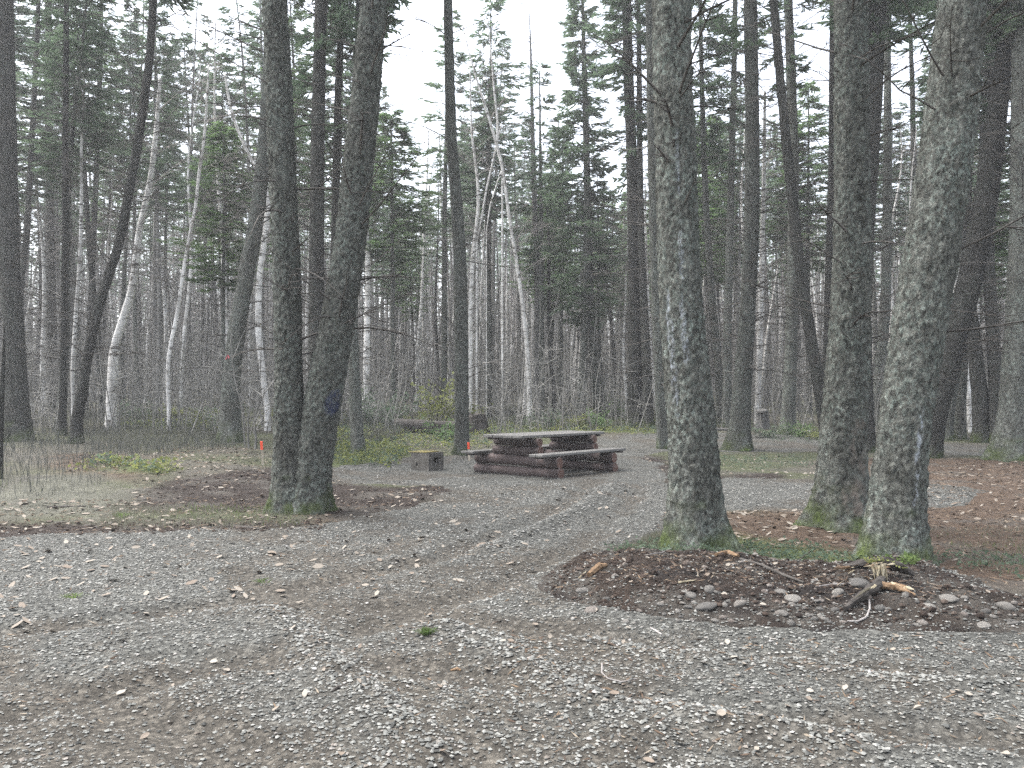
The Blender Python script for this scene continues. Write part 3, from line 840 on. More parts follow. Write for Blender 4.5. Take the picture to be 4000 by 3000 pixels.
NB_TALL = [(1.2, 5.5, 9, 0.35, 1.1), (3.0, 6.5, 8, 0.7, 1.6)]
TREES = [
 ('fir', 'twin-trunked grey fir at the gravel edge, blue paint mark on its leaning stem',
  [[(1142, 2005, 152), (1134, 1900, 136), (1130, 1700, 124), (1128, 1500, 105), (1126, 1300, 104), (1118, 1000, 104), (1100, 600, 102), (1085, 250, 98), (1072, 0, 94), (1055, -400, 88)],
   [(1200, 2005, 150), (1208, 1900, 146), (1230, 1750, 144), (1262, 1560, 142), (1298, 1370, 138), (1336, 1150, 128), (1368, 950, 122), (1402, 620, 116), (1430, 350, 106), (1460, 0, 100), (1490, -350, 92)]],
  dict(near=True, nb=[(1.8, 5.8, 18, 0.3, 1.5)], marks=[('paint', 0.75, 1.28, 0.10, 0.17)], mark_on=1, H=22, bark='bark', flare=0.3)),
 ('fir', 'thick lichen-covered fir between gravel and dirt mound with white resin streaks',
  [(2722, 2150, 225), (2715, 2080, 212), (2711, 1964, 199), (2705, 1723, 183), (2686, 1482, 178), (2664, 1241, 170), (2652, 1000, 158), (2640, 600, 154), (2628, 300, 150), (2624, 0, 148), (2618, -400, 140)],
  dict(near=True, nb=[(2.6, 5.3, 9, 0.3, 0.9), (3.5, 5.3, 4, 0.8, 1.5)], H=22, flare=0.3, marks=[('resin', -0.75, 1.75, 0.04, 0.6), ('resin', -0.2, 1.9, 0.03, 0.35), ('resin', -0.1, 2.6, 0.02, 0.3), ('resin', -0.1, 3.4, 0.02, 0.35)])),
 ('fir', 'broad fir with a peeling brown scar low on its trunk and moss at its foot',
  [(3285, 2060, 205), (3288, 1964, 190), (3292, 1723, 172), (3310, 1482, 160), (3322, 1241, 150), (3330, 964, 138), (3330, 600, 130), (3328, 300, 124), (3325, 0, 120), (3320, -400, 112)],
  dict(near=True, nb=[(2.0, 5.6, 17, 0.4, 1.6)], H=22, flare=0.3, marks=[('scar', 0.35, 0.85, 0.10, 0.33), ('scar', 0.05, 0.35, 0.1, 0.2)])),
 ('fir', 'leaning lichen-crusted fir rising behind the splintered root, one white resin line on it',
  [(3478, 2200, 220), (3490, 2100, 205), (3502, 1964, 196), (3527, 1723, 187), (3560, 1482, 193), (3596, 1241, 196), (3632, 1000, 197), (3692, 603, 194), (3723, 301, 181), (3753, 0, 169), (3790, -350, 155)],
  dict(near=True, nb=[(1.8, 5.0, 12, 0.4, 1.6)], H=22, flare=0.3, marks=[('resin', 0.15, 1.0, 0.022, 0.28), ('resin', 0.2, 0.65, 0.018, 0.2)])),
 ('fir', 'dark fir leaning away to a broken stub, behind the resin-streaked leaning fir',
  [(3640, 1788, 68), (3655, 1640, 78), (3690, 1482, 86), (3735, 1300, 92), (3780, 1130, 92), (3830, 900, 90), (3870, 650, 84), (3900, 420, 72), (3925, 200, 62), (3948, 0, 54), (3975, -250, 46)],
  dict(bark='bark_dark', tw=90, cy=120, R=0.9, nb=[(2.5, 7, 6, 0.6, 1.5)])),
 ('fir', 'upright grey fir on the far right edge at the end of the gravel loop',
  [(3935, 1795, 118), (3955, 1600, 100), (3975, 1300, 92), (3990, 1000, 88), (3998, 600, 82), (4000, 300, 78), (4000, 0, 74)], dict(tw=110, cy=100, nb=[(2.5, 7, 6, 0.6, 1.6)])),
 ('fir', 'narrow dark fir standing between the stub fir and the edge fir',
  [(3895, 1730, 58), (3890, 1500, 50), (3880, 1250, 46), (3868, 1000, 42), (3860, 750, 36), (3875, 400, 28), (3882, 0, 22)], dict(bark='bark_dark', tw=60)),
 ('fir', 'pale slanted trunk, first of the three leaning together beyond the gravel loop',
  [(3693, 1718, 46), (3715, 1550, 40), (3750, 1350, 36), (3785, 1150, 32), (3815, 900, 27), (3840, 600, 22)], dict(tw=30)),
 ('fir', 'middle trunk of the three leaning together beyond the gravel loop',
  [(3745, 1715, 46), (3755, 1500, 42), (3768, 1250, 36), (3775, 1000, 30), (3780, 700, 24)], dict(tw=30)),
 ('fir', 'darkest thick trunk of the three leaning together beyond the gravel loop',
  [(3838, 1728, 66), (3828, 1550, 58), (3802, 1300, 50), (3778, 1100, 44), (3755, 850, 38), (3735, 500, 30)], dict(bark='bark_dark', tw=30)),
 ('fir', 'dark fir close behind the scarred fir, its stem showing along one side',
  [(3390, 1768, 62), (3378, 1500, 60), (3372, 1241, 62), (3380, 1000, 64), (3400, 600, 68), (3420, 300, 68), (3432, 0, 64), (3440, -300, 56)], dict(bark='bark_dark', tw=130, cy=150, nb=[(3, 8, 7, 0.7, 1.9)])),
 ('fir', 'very thin dark pole just beside the scarred fir',
  [(3225, 1690, 38), (3235, 1300, 33), (3245, 900, 28), (3250, 600, 25), (3252, 300, 24), (3252, 0, 22)], dict(bark='bark_dark', tw=50)),
 ('fir', 'slim dark fir curving up from behind the scarred fir',
  [(3240, 1772, 56), (3215, 1600, 50), (3178, 1380, 46), (3145, 1180, 43), (3115, 960, 42), (3078, 600, 38), (3050, 300, 33), (3023, 0, 30), (2995, -300, 26)], dict(bark='bark_dark', tw=60, nb=[(3, 8, 5, 0.6, 1.6)])),
 ('fir', 'straight fir beyond the gravel loop beside the cut stump',
  [(3075, 1698, 58), (3085, 1500, 50), (3094, 1300, 46), (3100, 1000, 44), (3098, 600, 40), (3088, 250, 36), (3078, 0, 32)], dict(tw=120, cy=330, R=0.9, crown='thin')),
 ('fir', 'straight dark fir with a flared foot on the near edge of the gravel loop',
  [(2883, 1762, 92), (2893, 1620, 76), (2908, 1400, 66), (2922, 1150, 60), (2935, 900, 58), (2940, 500, 53), (2932, 100, 51), (2925, -300, 46)], dict(bark='bark', tw=120, cy=200, R=0.9, crown='thin', nb=[(3, 9, 8, 0.7, 2.0)])),
 ('fir', 'thin grey trunk in the gap beside the thick resin-streaked fir',
  [(2815, 1660, 34), (2805, 1420, 30), (2780, 1180, 28), (2762, 904, 25), (2750, 600, 22), (2742, 300, 18), (2735, 0, 14)], dict(tw=90, cy=620, R=1.0)),
 ('fir', 'thin straight trunk touching the flared fir at the loop',
  [(2838, 1668, 38), (2842, 1300, 33), (2850, 1000, 30), (2862, 600, 25), (2870, 200, 20)], dict(tw=90, cy=650, R=1.0, crown='thin')),
 ('fir', 'slim fir standing hard behind the thick resin-streaked fir',
  [(2594, 1755, 52), (2580, 1500, 46), (2566, 1150, 44), (2556, 800, 44), (2546, 400, 42), (2540, 0, 38)], dict(tw=60, nb=[(4, 9, 5, 0.6, 1.6)])),
 ('fir', 'tall reddish-brown fir with many short dead twigs beyond the table bench',
  [(2480, 1665, 62), (2478, 1300, 52), (2475, 964, 45), (2466, 603, 41), (2455, 300, 39), (2448, 0, 37), (2440, -300, 32)], dict(bark='bark_dark', tw=190, twl=1.1, cy=700, R=0.85, crown='thin', H=24)),
 ('fir', 'brown trunk standing right behind the reddish-brown fir',
  [(2533, 1668, 42), (2525, 1400, 36), (2515, 1150, 33), (2505, 900, 28), (2500, 500, 22)], dict(bark='bark_dark', tw=70)),
 ('fir', 'slender fir of the close pair beyond the picnic table, the darker stem',
  [(2265, 1640, 34), (2275, 1450, 30), (2284, 1250, 27), (2291, 1000, 24), (2290, 750, 19), (2284, 450, 15), (2276, 150, 10), (2272, -60, 4)], dict(top=True, tw=80, cy=1250, R=1.15)),
 ('fir', 'slender fir of the close pair beyond the picnic table, the paler stem',
  [(2332, 1637, 36), (2322, 1450, 31), (2310, 1200, 27), (2302, 950, 25), (2298, 700, 21), (2292, 450, 17), (2283, 200, 13), (2274, -100, 8), (2270, -250, 4)], dict(top=True, tw=80, cy=950, R=1.2, crown='thin')),
 ('fir', 'straight lichen-grey fir rising behind the orange-topped stake and table bench',
  [(1805, 1775, 58), (1805, 1650, 55), (1802, 1361, 53), (1797, 1000, 50), (1783, 784, 47), (1762, 542, 42), (1755, 300, 39), (1749, 0, 35), (1742, -300, 30)], dict(tw=14, nb=[(4, 10, 9, 0.8, 2.4)], R=0.8)),
 ('fir', 'short-looking fir stem just beyond the twin-trunked fir with a tapered foot',
  [(1400, 1778, 54), (1390, 1600, 46), (1382, 1400, 42), (1377, 1200, 39), (1378, 900, 35), (1390, 600, 31), (1400, 200, 26)], dict(tw=40)),
 ('fir', 'dark trunk seen through the fork of the twin-trunked fir',
  [(1232, 1770, 66), (1235, 1400, 60), (1236, 1000, 57), (1238, 600, 53), (1243, 362, 51), (1253, 0, 47)], dict(bark='bark_dark', d=16.5, cy=330, R=0.9, crown='thin', tw=60, nb=[(4, 8, 6, 0.6, 1.7)])),
 ('fir', 'thinner trunk beside the one seen through the fork of the twin-trunked fir',
  [(1290, 1780, 40), (1302, 1200, 34), (1310, 800, 30), (1322, 300, 26), (1337, 0, 22)], dict(d=18.0, bark='bark_dark', tw=80, twl=1.1, cy=620, R=0.95, crown='thin')),
 ('fir', 'curved lichen-green fir leaning in behind the twin-trunked fir with a pink tape tied low',
  [(903, 1726, 84), (900, 1600, 74), (902, 1500, 70), (922, 1300, 68), (958, 1080, 63), (992, 900, 58), (1025, 650, 55), (1040, 450, 50), (1050, 250, 46), (1055, 0, 40)], dict(nb=[(3, 8, 8, 0.6, 1.8)], tw=40, marks=[])),
 ('fir', 'large dark fir on the far left edge above the dry brush',
  [(68, 1660, 100), (65, 1550, 84), (55, 1300, 72), (35, 1000, 73), (25, 500, 76), (15, 0, 70)], dict(bark='bark_dark', d=19.5, tw=90, nb=[(2.5, 9, 10, 0.8, 2.2)])),
 ('dead', 'short thin snag at the very edge of the dry brush, partly cut by the frame',
  [(-8, 1870, 34), (3, 1600, 24), (14, 1420, 14), (20, 1250, 5)], dict(bark='bark_dark', top=True, cy=1262, R=0.05, crown='thin')),
 ('fir', 'thin straight dark fir with one bare foot in the dry brush',
  [(244, 1700, 32), (247, 1450, 26), (250, 1000, 24), (257, 400, 22), (262, 0, 18)], dict(bark='bark_dark', tw=60, twl=1.2, cy=420, R=0.7, crown='thin')),
 ('fir', 'thin dark pole between the straight fir and the long leaning fir',
  [(330, 1600, 24), (345, 1250, 21), (362, 960, 20), (377, 633, 19), (386, 430, 18), (392, 0, 15)], dict(bark='bark_dark', tw=70, cy=560, R=0.8)),
 ('fir', 'long smooth-leaning fir crossing the left woods at a slant',
  [(300, 1645, 46), (312, 1580, 40), (335, 1440, 36), (375, 1240, 36), (412, 1108, 36), (464, 964, 35), (506, 723, 34), (542, 512, 33), (578, 241, 30), (594, 0, 27)], dict(bark='bark_dark', d=18.5, tw=70, twl=1.3, nb=[(5, 11, 8, 0.8, 2.4)])),
 ('fir', 'thin curved trunk beside the large dark fir of the left edge',
  [(62, 1650, 28), (72, 1300, 24), (84, 1139, 23), (108, 904, 22), (130, 500, 20), (140, 250, 18), (150, 0, 15)], dict(bark='bark_dark', tw=60)),
 ('fir', 'brownish upright trunk behind the thin straight fir in the left woods',
  [(205, 1592, 40), (208, 1300, 36), (205, 1000, 33), (198, 600, 29), (190, 0, 24)], dict(bark='bark_dark', tw=80, cy=300, R=0.9)),
 ('birch', 'white birch leaning beside the long slanted fir in the left woods',
  [(286, 1560, 18), (283, 1452, 19), (295, 1241, 18), (313, 1000, 17), (319, 784, 15), (319, 603, 13), (328, 422, 10), (335, 250, 6)], dict(top=True, d=21.5)),
 ('birch', 'shaggy peeling birch with curling bark strips in the left woods',
  [(434, 1603, 54), (446, 1362, 44), (482, 1250, 40), (524, 1120, 38), (545, 904, 32), (585, 723, 27), (609, 512, 22), (625, 300, 14)], dict(top=True, d=23.5)),
 ('birch', 'slim white birch with a bend, standing clear above the green ground patch',
  [(660, 1591, 20), (654, 1452, 20), (663, 1362, 19), (693, 1241, 19), (711, 1120, 18), (729, 1000, 17), (750, 892, 16), (768, 814, 15), (778, 693, 15), (802, 542, 13), (814, 362, 10), (818, 250, 6)], dict(top=True, d=22.5)),
 ('birch', 'bright white birch just behind the curved lichen-green fir',
  [(1045, 1600, 28), (1030, 1500, 30), (1010, 1300, 32), (1012, 1100, 31), (1040, 900, 28), (1050, 780, 25), (1030, 700, 21), (989, 640, 19), (950, 560, 17), (928, 512, 16), (892, 392, 13), (878, 280, 8)], dict(top=True, d=23.0)),
 ('birch', 'white birch with a dark broken foot and forked stems beyond the picnic table',
  [[(2069, 1636, 40), (2067, 1482, 30), (2054, 1301, 26), (2036, 1150, 24), (2014, 1000, 23), (1988, 844, 22), (1964, 650, 20), (1934, 542, 19), (1898, 422, 17), (1868, 332, 14), (1830, 200, 9), (1800, 60, 5)],
   [(1984, 830, 12), (1968, 900, 11), (1940, 1000, 11)][::-1] and [(1900, 900, 7), (1915, 800, 8), (1940, 720, 9), (1962, 660, 11)],
   [(1962, 660, 12), (1940, 572, 16), (1945, 480, 14), (1930, 350, 12), (1918, 200, 9), (1905, 60, 5)]], dict(top=True, forks=True, limbs=22, d=29.0)),
 ('birch', 'white birch with stems ending in a snapped pale stub, behind the straight lichen-grey fir',
  [[(1838, 1600, 26), (1838, 1400, 27), (1838, 1215, 30), (1846, 1000, 28), (1860, 900, 24), (1871, 784, 21), (1862, 663, 18), (1844, 542, 15), (1838, 392, 11), (1836, 260, 6)],
   [(1862, 950, 14), (1880, 860, 14), (1900, 740, 13), (1935, 590, 12), (1960, 480, 8)]], dict(top=True, forks=True, limbs=20, d=30.0)),
 ('dead', 'tall dead snag with a bare spiked top against the sky',
  [(2099, 1620, 28), (2096, 1390, 27), (2100, 1100, 25), (2088, 800, 22), (2080, 500, 17), (2076, 300, 11), (2072, 150, 7), (2067, 40, 3)], dict(top=True, tw=110, twl=0.6, tw0=5)),
 ('birch', 'pale greyish birch trunk beyond the table, midway to the slender pair',
  [(2190, 1573, 20), (2196, 1400, 20), (2205, 1200, 18), (2194, 1000, 16), (2188, 700, 12), (2180, 450, 7)], dict(top=True, limbs=10)),
 ('birch', 'thin white birch near the reddish-brown fir with a curved foot',
  [(2570, 1640, 15), (2560, 1542, 14), (2545, 1392, 14), (2533, 1211, 13), (2525, 1000, 11), (2520, 700, 7)], dict(top=True, limbs=8)),
 ('birch', 'white birch half hidden behind the flared fir at the loop',
  [(2958, 1650, 30), (2965, 1400, 28), (2972, 1100, 25), (2985, 700, 20), (2990, 350, 12)], dict(top=True, limbs=12, d=29)),
 ('birch', 'thin white birch pair member beyond the fire pit, the straighter stem',
  [(1651, 1572, 14), (1641, 1301, 14), (1652, 1000, 12), (1668, 700, 9), (1675, 500, 5)], dict(top=True, limbs=10)),
 ('birch', 'thin white birch beyond the fire pit whose foot bends toward the lichen-grey fir',
  [(1765, 1510, 15), (1750, 1330, 14), (1736, 1180, 13), (1731, 1000, 12), (1722, 750, 9), (1715, 520, 5)], dict(top=True, limbs=10, d=40)),
 ('fir', 'pale grey trunk between the scarred fir and the resin-lined leaning fir',
  [(3425, 1668, 46), (3440, 1450, 42), (3461, 1200, 40), (3468, 900, 36), (3472, 500, 30), (3474, 100, 24)], dict(tw=80)),
 ('fir', 'thin trunk mostly hidden by the resin-lined leaning fir',
  [(3560, 1650, 32), (3568, 1200, 29), (3575, 900, 26), (3560, 400, 19), (3550, 100, 14)], dict(tw=80)),
 ('fir', 'young bright green fir in front of the bright white birch',
  [(872, 1590, 16), (876, 1000, 13), (880, 700, 8), (882, 520, 4)], dict(top=True, cy=1120, R=0.9, crown='young', d=24)),
 ('fir', 'bushy green fir filling the gap past the twin-trunked fir',
  [(1535, 1590, 18), (1532, 1000, 15), (1530, 650, 9), (1526, 440, 4)], dict(top=True, cy=1020, R=1.15, crown='young', d=30)),
 ('fir', 'tall cone-shaped fir behind the forked white birches',
  [(1905, 1590, 26), (1910, 900, 20), (1915, 400, 12), (1918, -20, 4)], dict(top=True, cy=900, R=1.5, d=34, crown='thin')),
 ('fir', 'cone-shaped fir whose dark top touches the straight lichen-grey fir',
  [(1735, 1595, 26), (1735, 900, 20), (1745, 400, 12), (1765, 60, 4)], dict(top=True, cy=900, R=1.25, d=33, crown='thin')),
 ('fir', 'pointed green fir beside the dead snag',
  [(2118, 1590, 22), (2115, 900, 16), (2110, 500, 9), (2108, 270, 4)], dict(top=True, cy=1000, R=1.25, d=33, crown='thin')),
 ('fir', 'small pointed green fir between the dead snag and the slender pair',
  [(2190, 1590, 20), (2195, 900, 13), (2200, 560, 4)], dict(top=True, cy=1000, R=1.2, d=36, crown='thin')),
 ('fir', 'light green pointed fir showing against the sky beside the slim curving fir',
  [(3160, 1590, 22), (3160, 900, 15), (3160, 330, 4)], dict(top=True, cy=1050, R=1.1, crown='young', d=36)),
]
for i, sp in enumerate(TREES):
    build_tree(sp, 300 + i)

# ---- the crowd of trees behind: copies of a few kinds
def far_proto(seed, H=18.0, z_live=0.42, protos=CROWNS, R=0.85, n_tw=150):
    r = np.random.default_rng(seed); b = MB()
    zz = np.linspace(-0.3, H, 14); bend = r.normal(0, 0.12)
    P = np.stack([bend * (zz / H) ** 2 * 3 + 0.06 * np.sin(zz * 0.5 + seed), 0.08 * np.sin(zz * 0.4 + seed * 2), zz], 1)
    R_ = 0.125 * (1 - zz / H * 0.93) + 0.004; R_[0] *= 1.25; R_[1] *= 1.05
    v, f = tube(P, R_, 8); b.add(v, f)
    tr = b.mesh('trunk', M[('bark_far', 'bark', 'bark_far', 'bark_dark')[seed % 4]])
    b = MB()
    for _ in range(n_tw):
        zb = r.uniform(1.2, H * (z_live + 0.1)); c = [float(np.interp(zb, zz, P[:, j])) for j in range(3)]
        twig_branch(b, r, c, r.uniform(0, 2 * PI), r.uniform(0.3, 1.7), r.uniform(0.006, 0.011), r.uniform(-0.2, 0.45), r.uniform(-0.1, 0.35), r.integers(2, 5), 3)
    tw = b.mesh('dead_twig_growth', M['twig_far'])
    zc = H * z_live; c = [float(np.interp(zc, zz, P[:, j])) for j in range(3)]
    return dict(trunk=tr, twigs=tw, crown=protos[seed % len(protos)], cb=c, ct=[float(P[-1, 0]), float(P[-1, 1]), H + 0.25], R=R, H=H)
def birch_proto(seed, H=14.0):
    r = np.random.default_rng(seed); b = MB()
    zz = np.linspace(-0.3, H, 16)
    P = np.stack([0.5 * (vn(zz * 0.25, zz * 0 + seed, 3) - 0.5) + 0.02 * zz * r.normal(), 0.4 * (vn(zz * 0.25, zz * 0 + seed, 5) - 0.5), zz], 1)
    v, f = tube(P, 0.095 * (1 - zz / H * 0.9) + 0.004, 8); b.add(v, f); tr = b.mesh('trunk', M['birch'])
    b = MB()
    for _ in range(26):
        zb = r.uniform(0.30 * H, H * 0.98); az = r.uniform(0, 2 * PI); L = r.uniform(0.7, 2.2) * (1.15 - 0.7 * zb / H)
        c = [float(np.interp(zb, zz, P[:, j])) for j in range(3)]
        Q = twig_branch(b, r, c, az, L, 0.013, r.uniform(0.5, 1.3), r.uniform(-0.1, 0.4), 6, 4)
        for _ in range(8):
            t = r.uniform(0.3, 1); p = [float(np.interp(t, np.linspace(0, 1, 4), Q[:, j])) for j in range(3)]
            twig_branch(b, r, p, az + r.normal(0, 0.8), r.uniform(0.3, 0.9), 0.005, r.uniform(-0.1, 0.9), r.uniform(-0.1, 0.5), 4, 3)
    return dict(trunk=tr, crown=b.mesh('crown', M['twig_birch'], False), H=H)
FAR = [far_proto(401, z_live=0.55), far_proto(402, z_live=0.5, R=0.9), far_proto(403, z_live=0.62, protos=CROWN_THIN), far_proto(404, z_live=0.42, R=0.9, protos=CROWN_THIN),
       far_proto(405, z_live=0.6, R=0.8), far_proto(406, z_live=0.66, protos=CROWN_THIN), far_proto(407, z_live=0.45, R=0.85, protos=CROWN_YOUNG)]
BIR = [birch_proto(421), birch_proto(422), birch_proto(423)]
SKY = np.array([(-600, -300), (1400, -300), (1480, 250), (1560, 640), (1700, 560), (1770, 300), (1850, 120), (1950, 120), (2010, 330), (2060, 520), (2110, 420), (2180, 600), (2260, 560), (2400, 620), (2550, 560),
                (2700, 350), (2760, 420), (2850, 250), (3000, 250), (3090, 400), (3160, 460), (3230, 560), (3290, 100), (3400, 100), (3500, 330), (3600, 50), (3780, 100), (3850, 560), (3900, 420), (4000, 250), (4300, -200), (4700, -300)])
ZONES = [(200, 'beside the large dark fir of the left edge'), (560, 'around the long slanted fir of the left woods'), (880, 'around the slim bent white birch'), (1300, 'behind the twin-trunked fir'),
         (1720, 'behind the concrete fire pit'), (1980, 'behind the straight lichen-grey fir and rear bench'), (2240, 'behind the forked white birches and table top'), (2600, 'around the tall reddish-brown fir'),
         (2960, 'behind the thick resin-streaked fir and flared fir'), (3260, 'around the cut stump past the gravel loop'), (3640, 'behind the scarred fir and leaning resin-lined fir'), (9999, 'behind the stub fir at the loop end')]
def zone(px): return next(z for e, z in ZONES if px < e)
rr = np.random.default_rng(55)
def place_far(px, d, k, birch=False):
    x = (px - CX) / F * d; z = GZ(x, d)
    ytop = np.interp(px, SKY[:, 0], SKY[:, 1]) + rr.uniform(0, 260)
    Hh = H_CAM + (YH - ytop) / F * d - z
    Hh = float(np.clip(min(Hh, rr.uniform(15, 23)), 4, 23))
    zn = zone(px)
    if birch: Hh = min(Hh, rr.uniform(11, 16))
    root = thing('birch_tree' if birch else 'fir_tree', ('thin far birch in the woods ' if birch else 'slender far fir in the woods ') + zn, 'tree', (x, d, z),
                 ('far birches ' if birch else 'far firs ') + zn, rr.uniform(0, 6.28))
    p = BIR[k % len(BIR)] if birch else FAR[k % len(FAR)]
    s = Hh / p['H']; w = rr.uniform(0.75, 1.35) * (0.6 + 0.4 * s)
    root.scale = (w, w, s)
    root.rotation_euler = (rr.normal(0, 0.035), rr.normal(0, 0.035), root.rotation_euler[2])
    link('trunk', p['trunk'], root)
    if birch: link('crown', p['crown'], root)
    else:
        place_crown(root, p['cb'], p['ct'], p['R'], [p['crown']], 0)
        link('dead_twig_growth', p['twigs'], root, None, 'stuff')
n_far = 0
for row, (d0, d1, n) in enumerate(((22, 29, 30), (29, 38, 66), (38, 50, 88), (50, 66, 88))):
    for i in range(n):
        px = -250 + (i + rr.uniform(0.1, 0.9)) * 4500 / n
        d = rr.uniform(d0, d1)
        x = (px - CX) / F * d
        if row == 0 and 1050 < px < 3500: continue
        if d < 27 and road_sd(np.array([x]), np.array([d]))[0] > -0.4: continue
        if any((x - a) ** 2 + (d - b) ** 2 < 0.7 for a, b in TREE_XY): continue
        TREE_XY.append((x, d)); n_far += 1
        place_far(px, d, int(rr.integers(0, 99)), rr.random() < (0.3 if px > 250 else 0.15))

# far-off wood that reads as one mass
def far_wood():
    r = np.random.default_rng(77); b = MB(); n = 900
    for i in range(n):
        d = r.uniform(67, 118); px = r.uniform(-700, 4700); x = (px - CX) / F * d
        ytop = np.interp(px, SKY[:, 0], SKY[:, 1]) + r.uniform(60, 420)
        z = float(G0(x, d)); Hh = float(np.clip(min(H_CAM + (YH - ytop) / F * d - z, r.uniform(14, 22)), 5, 22))
        lean = r.normal(0, 0.4)
        v, f = tube(np.array([(x, d, z - 0.3), (x + lean * 0.5, d, z + Hh / 2), (x + lean, d, z + Hh)]), np.array([0.15, 0.10, 0.01]) * r.uniform(0.7, 1.4), 4)
        b.add(v, f, 2 if r.random() < 0.2 else 1, leaf=0)
        m = 190; t = r.random(m) ** 0.9; zz = z + Hh * (0.12 + 0.88 * t); L = (1.7 * (1 - t) + 0.12) * r.uniform(0.2, 1, m); a = r.uniform(0, 2 * PI, m)
        S = np.stack([x + lean * (zz - z) / Hh + np.cos(a) * L, d + np.sin(a) * L, zz - 0.2 * L], 1)
        D = np.stack([np.cos(a) + r.normal(0, .5, m), np.sin(a), r.uniform(-0.7, 0.2, m)], 1); D /= np.linalg.norm(D, axis=1)[:, None]
        W = np.cross(D, r.normal(size=(m, 3))); W /= np.linalg.norm(W, axis=1)[:, None]
        l = r.uniform(0.35, 0.8, m)[:, None]; w = l * 0.17
        v = np.stack([S, S + D * l * .5 + W * w, S + D * l, S + D * l * .5 - W * w], 1).reshape(-1, 3)
        lowt = (t < 0.55) & (r.random(m) < 0.85)              # bare grey twigs low down, live needles above
        lf = np.repeat(np.clip(r.random(m) * 0.5 + r.random() * 0.4, 0, 1), 4); Q = np.arange(len(v)).reshape(-1, 4)
        b.add(v, Q[~lowt], 0, leaf=lf); b.f.append(Q[lowt] + b.n - len(v)); b.m.append(np.full(lowt.sum(), 3))
    for i in range(1300):
        d = r.uniform(40, 75); px = r.uniform(-400, 4400); x = (px - CX) / F * d; z = float(G0(x, d)); h = r.uniform(5, 13); l = r.normal(0, .5)
        v, f = tube(np.array([(x, d, z - .3), (x + l * .4, d, z + h * .5), (x + l, d, z + h)]), np.array([.06, .045, .012]) * r.uniform(.6, 1.6), 4)
        b.add(v, f, 2 if r.random() < .3 else (1 if r.random() < .7 else 3), leaf=0)
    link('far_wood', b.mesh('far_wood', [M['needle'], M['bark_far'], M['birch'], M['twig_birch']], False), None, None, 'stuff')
far_wood()

# bare thicket of fine grey stems between the trunks
def thicket():
    r = np.random.default_rng(81); b = MB()
    for i in range(4200):
        d = 21 + 46 * r.random() ** 1.1; px = r.uniform(-300, 4300); x = (px - CX) / F * d
        if (d < 28 and 2250 < px and road_sd(x, d) > -0.8) or (d < 31 and 1550 < px < 1930): continue
        z = float(G0(x, d)); h = r.uniform(0.6, 3.0) + (r.uniform(0, 5) if d > 30 and r.random() < 0.6 else 0)
        k = r.normal(0, 0.10, 2)
        P = np.array([(x, d, z - 0.1), (x + k[0] * h, d, z + h * 0.5), (x + (k[0] * 1.6 + k[1]) * h, d, z + h)])
        v, f = tube(P, np.array([0.012, 0.009, 0.004]) * r.uniform(0.7, 1.6) * (0.8 + h * 0.15), 3); b.add(v, f)
        m = 12; t = r.uniform(0.2, 1, m)[:, None]; p = P[0] + (P[2] - P[0]) * t
        e = p + np.stack([r.normal(0, .5, m), r.normal(0, .45, m), r.uniform(0.0, .6, m)], 1) * r.uniform(.3, 1.1, m)[:, None] * min(1.0, h * .4)
        w = np.array([0, 0, 0.006]) + r.normal(0, .003, (m, 3)); w *= 0.6 + d / 40
        v = np.stack([p - w, p + w, e + w * .3, e - w * .3], 1).reshape(-1, 3); b.add(v, np.arange(4 * m).reshape(-1, 4))
    link('undergrowth', b.mesh('undergrowth', M['twig_grey'], False), None, None, 'stuff')
thicket()

# ------------------------------------------------------------------ picnic table of stacked logs
def log_mesh(L, R, seed, n=18):
    r = np.random.default_rng(seed); b = MB(); m = 14
    x = np.concatenate([[-L / 2, -L / 2 + 0.012], np.linspace(-L / 2 + 0.06, L / 2 - 0.06, m - 4), [L / 2 - 0.012, L / 2]])
    rad = R * (1 + 0.025 * (vn(x * 3, x * 0 + seed, 5) - 0.5) * 2); rad[0] *= 0.94; rad[-1] *= 0.94
    P = np.stack([x, 0 * x, 0.006 * np.sin(x * 3 + seed)], 1)
    th = np.arange(n) * 2 * PI / n
    wob = 1 + 0.02 * np.cos(th * 3 + seed) + 0.015 * np.cos(th * 5 + seed * 2)
    v = np.stack([np.broadcast_to(x[:, None], (m, n)), rad[:, None] * wob * np.cos(th), rad[:, None] * wob * np.sin(th) + P[:, 2][:, None]], -1)
    i = np.arange(m - 1)[:, None] * n; j = np.arange(n)[None]; k = (j + 1) % n
    b.add(v.reshape(-1, 3), [np.stack([i + j, i + k, i + n + k, i + n + j], -1).reshape(-1, 4)], 0)
    for e in (0, m - 1):                                     # sawn ends, slightly dished
        ring = v[e]; c = np.array([[x[e] + (0.004 if e == 0 else -0.004), 0, P[e, 2]]])
        f = np.array([[q, (q + 1) % n, n] if e else [(q + 1) % n, q, n] for q in range(n)])
        b.add(np.concatenate([ring, c]), f, 1)
    return b.mesh('log', [M['log_paint'], M['log_end']])
def plank_mesh(L, w, t, seed):
    r = np.random.default_rng(seed); b = MB()
    v, f = bevel_box(0, 0, 0, w, L, t, 0.007)
    v = v + r.normal(0, 0.0012, v.shape); b.add(v, f); return b.mesh('plank', M['plank'], False)

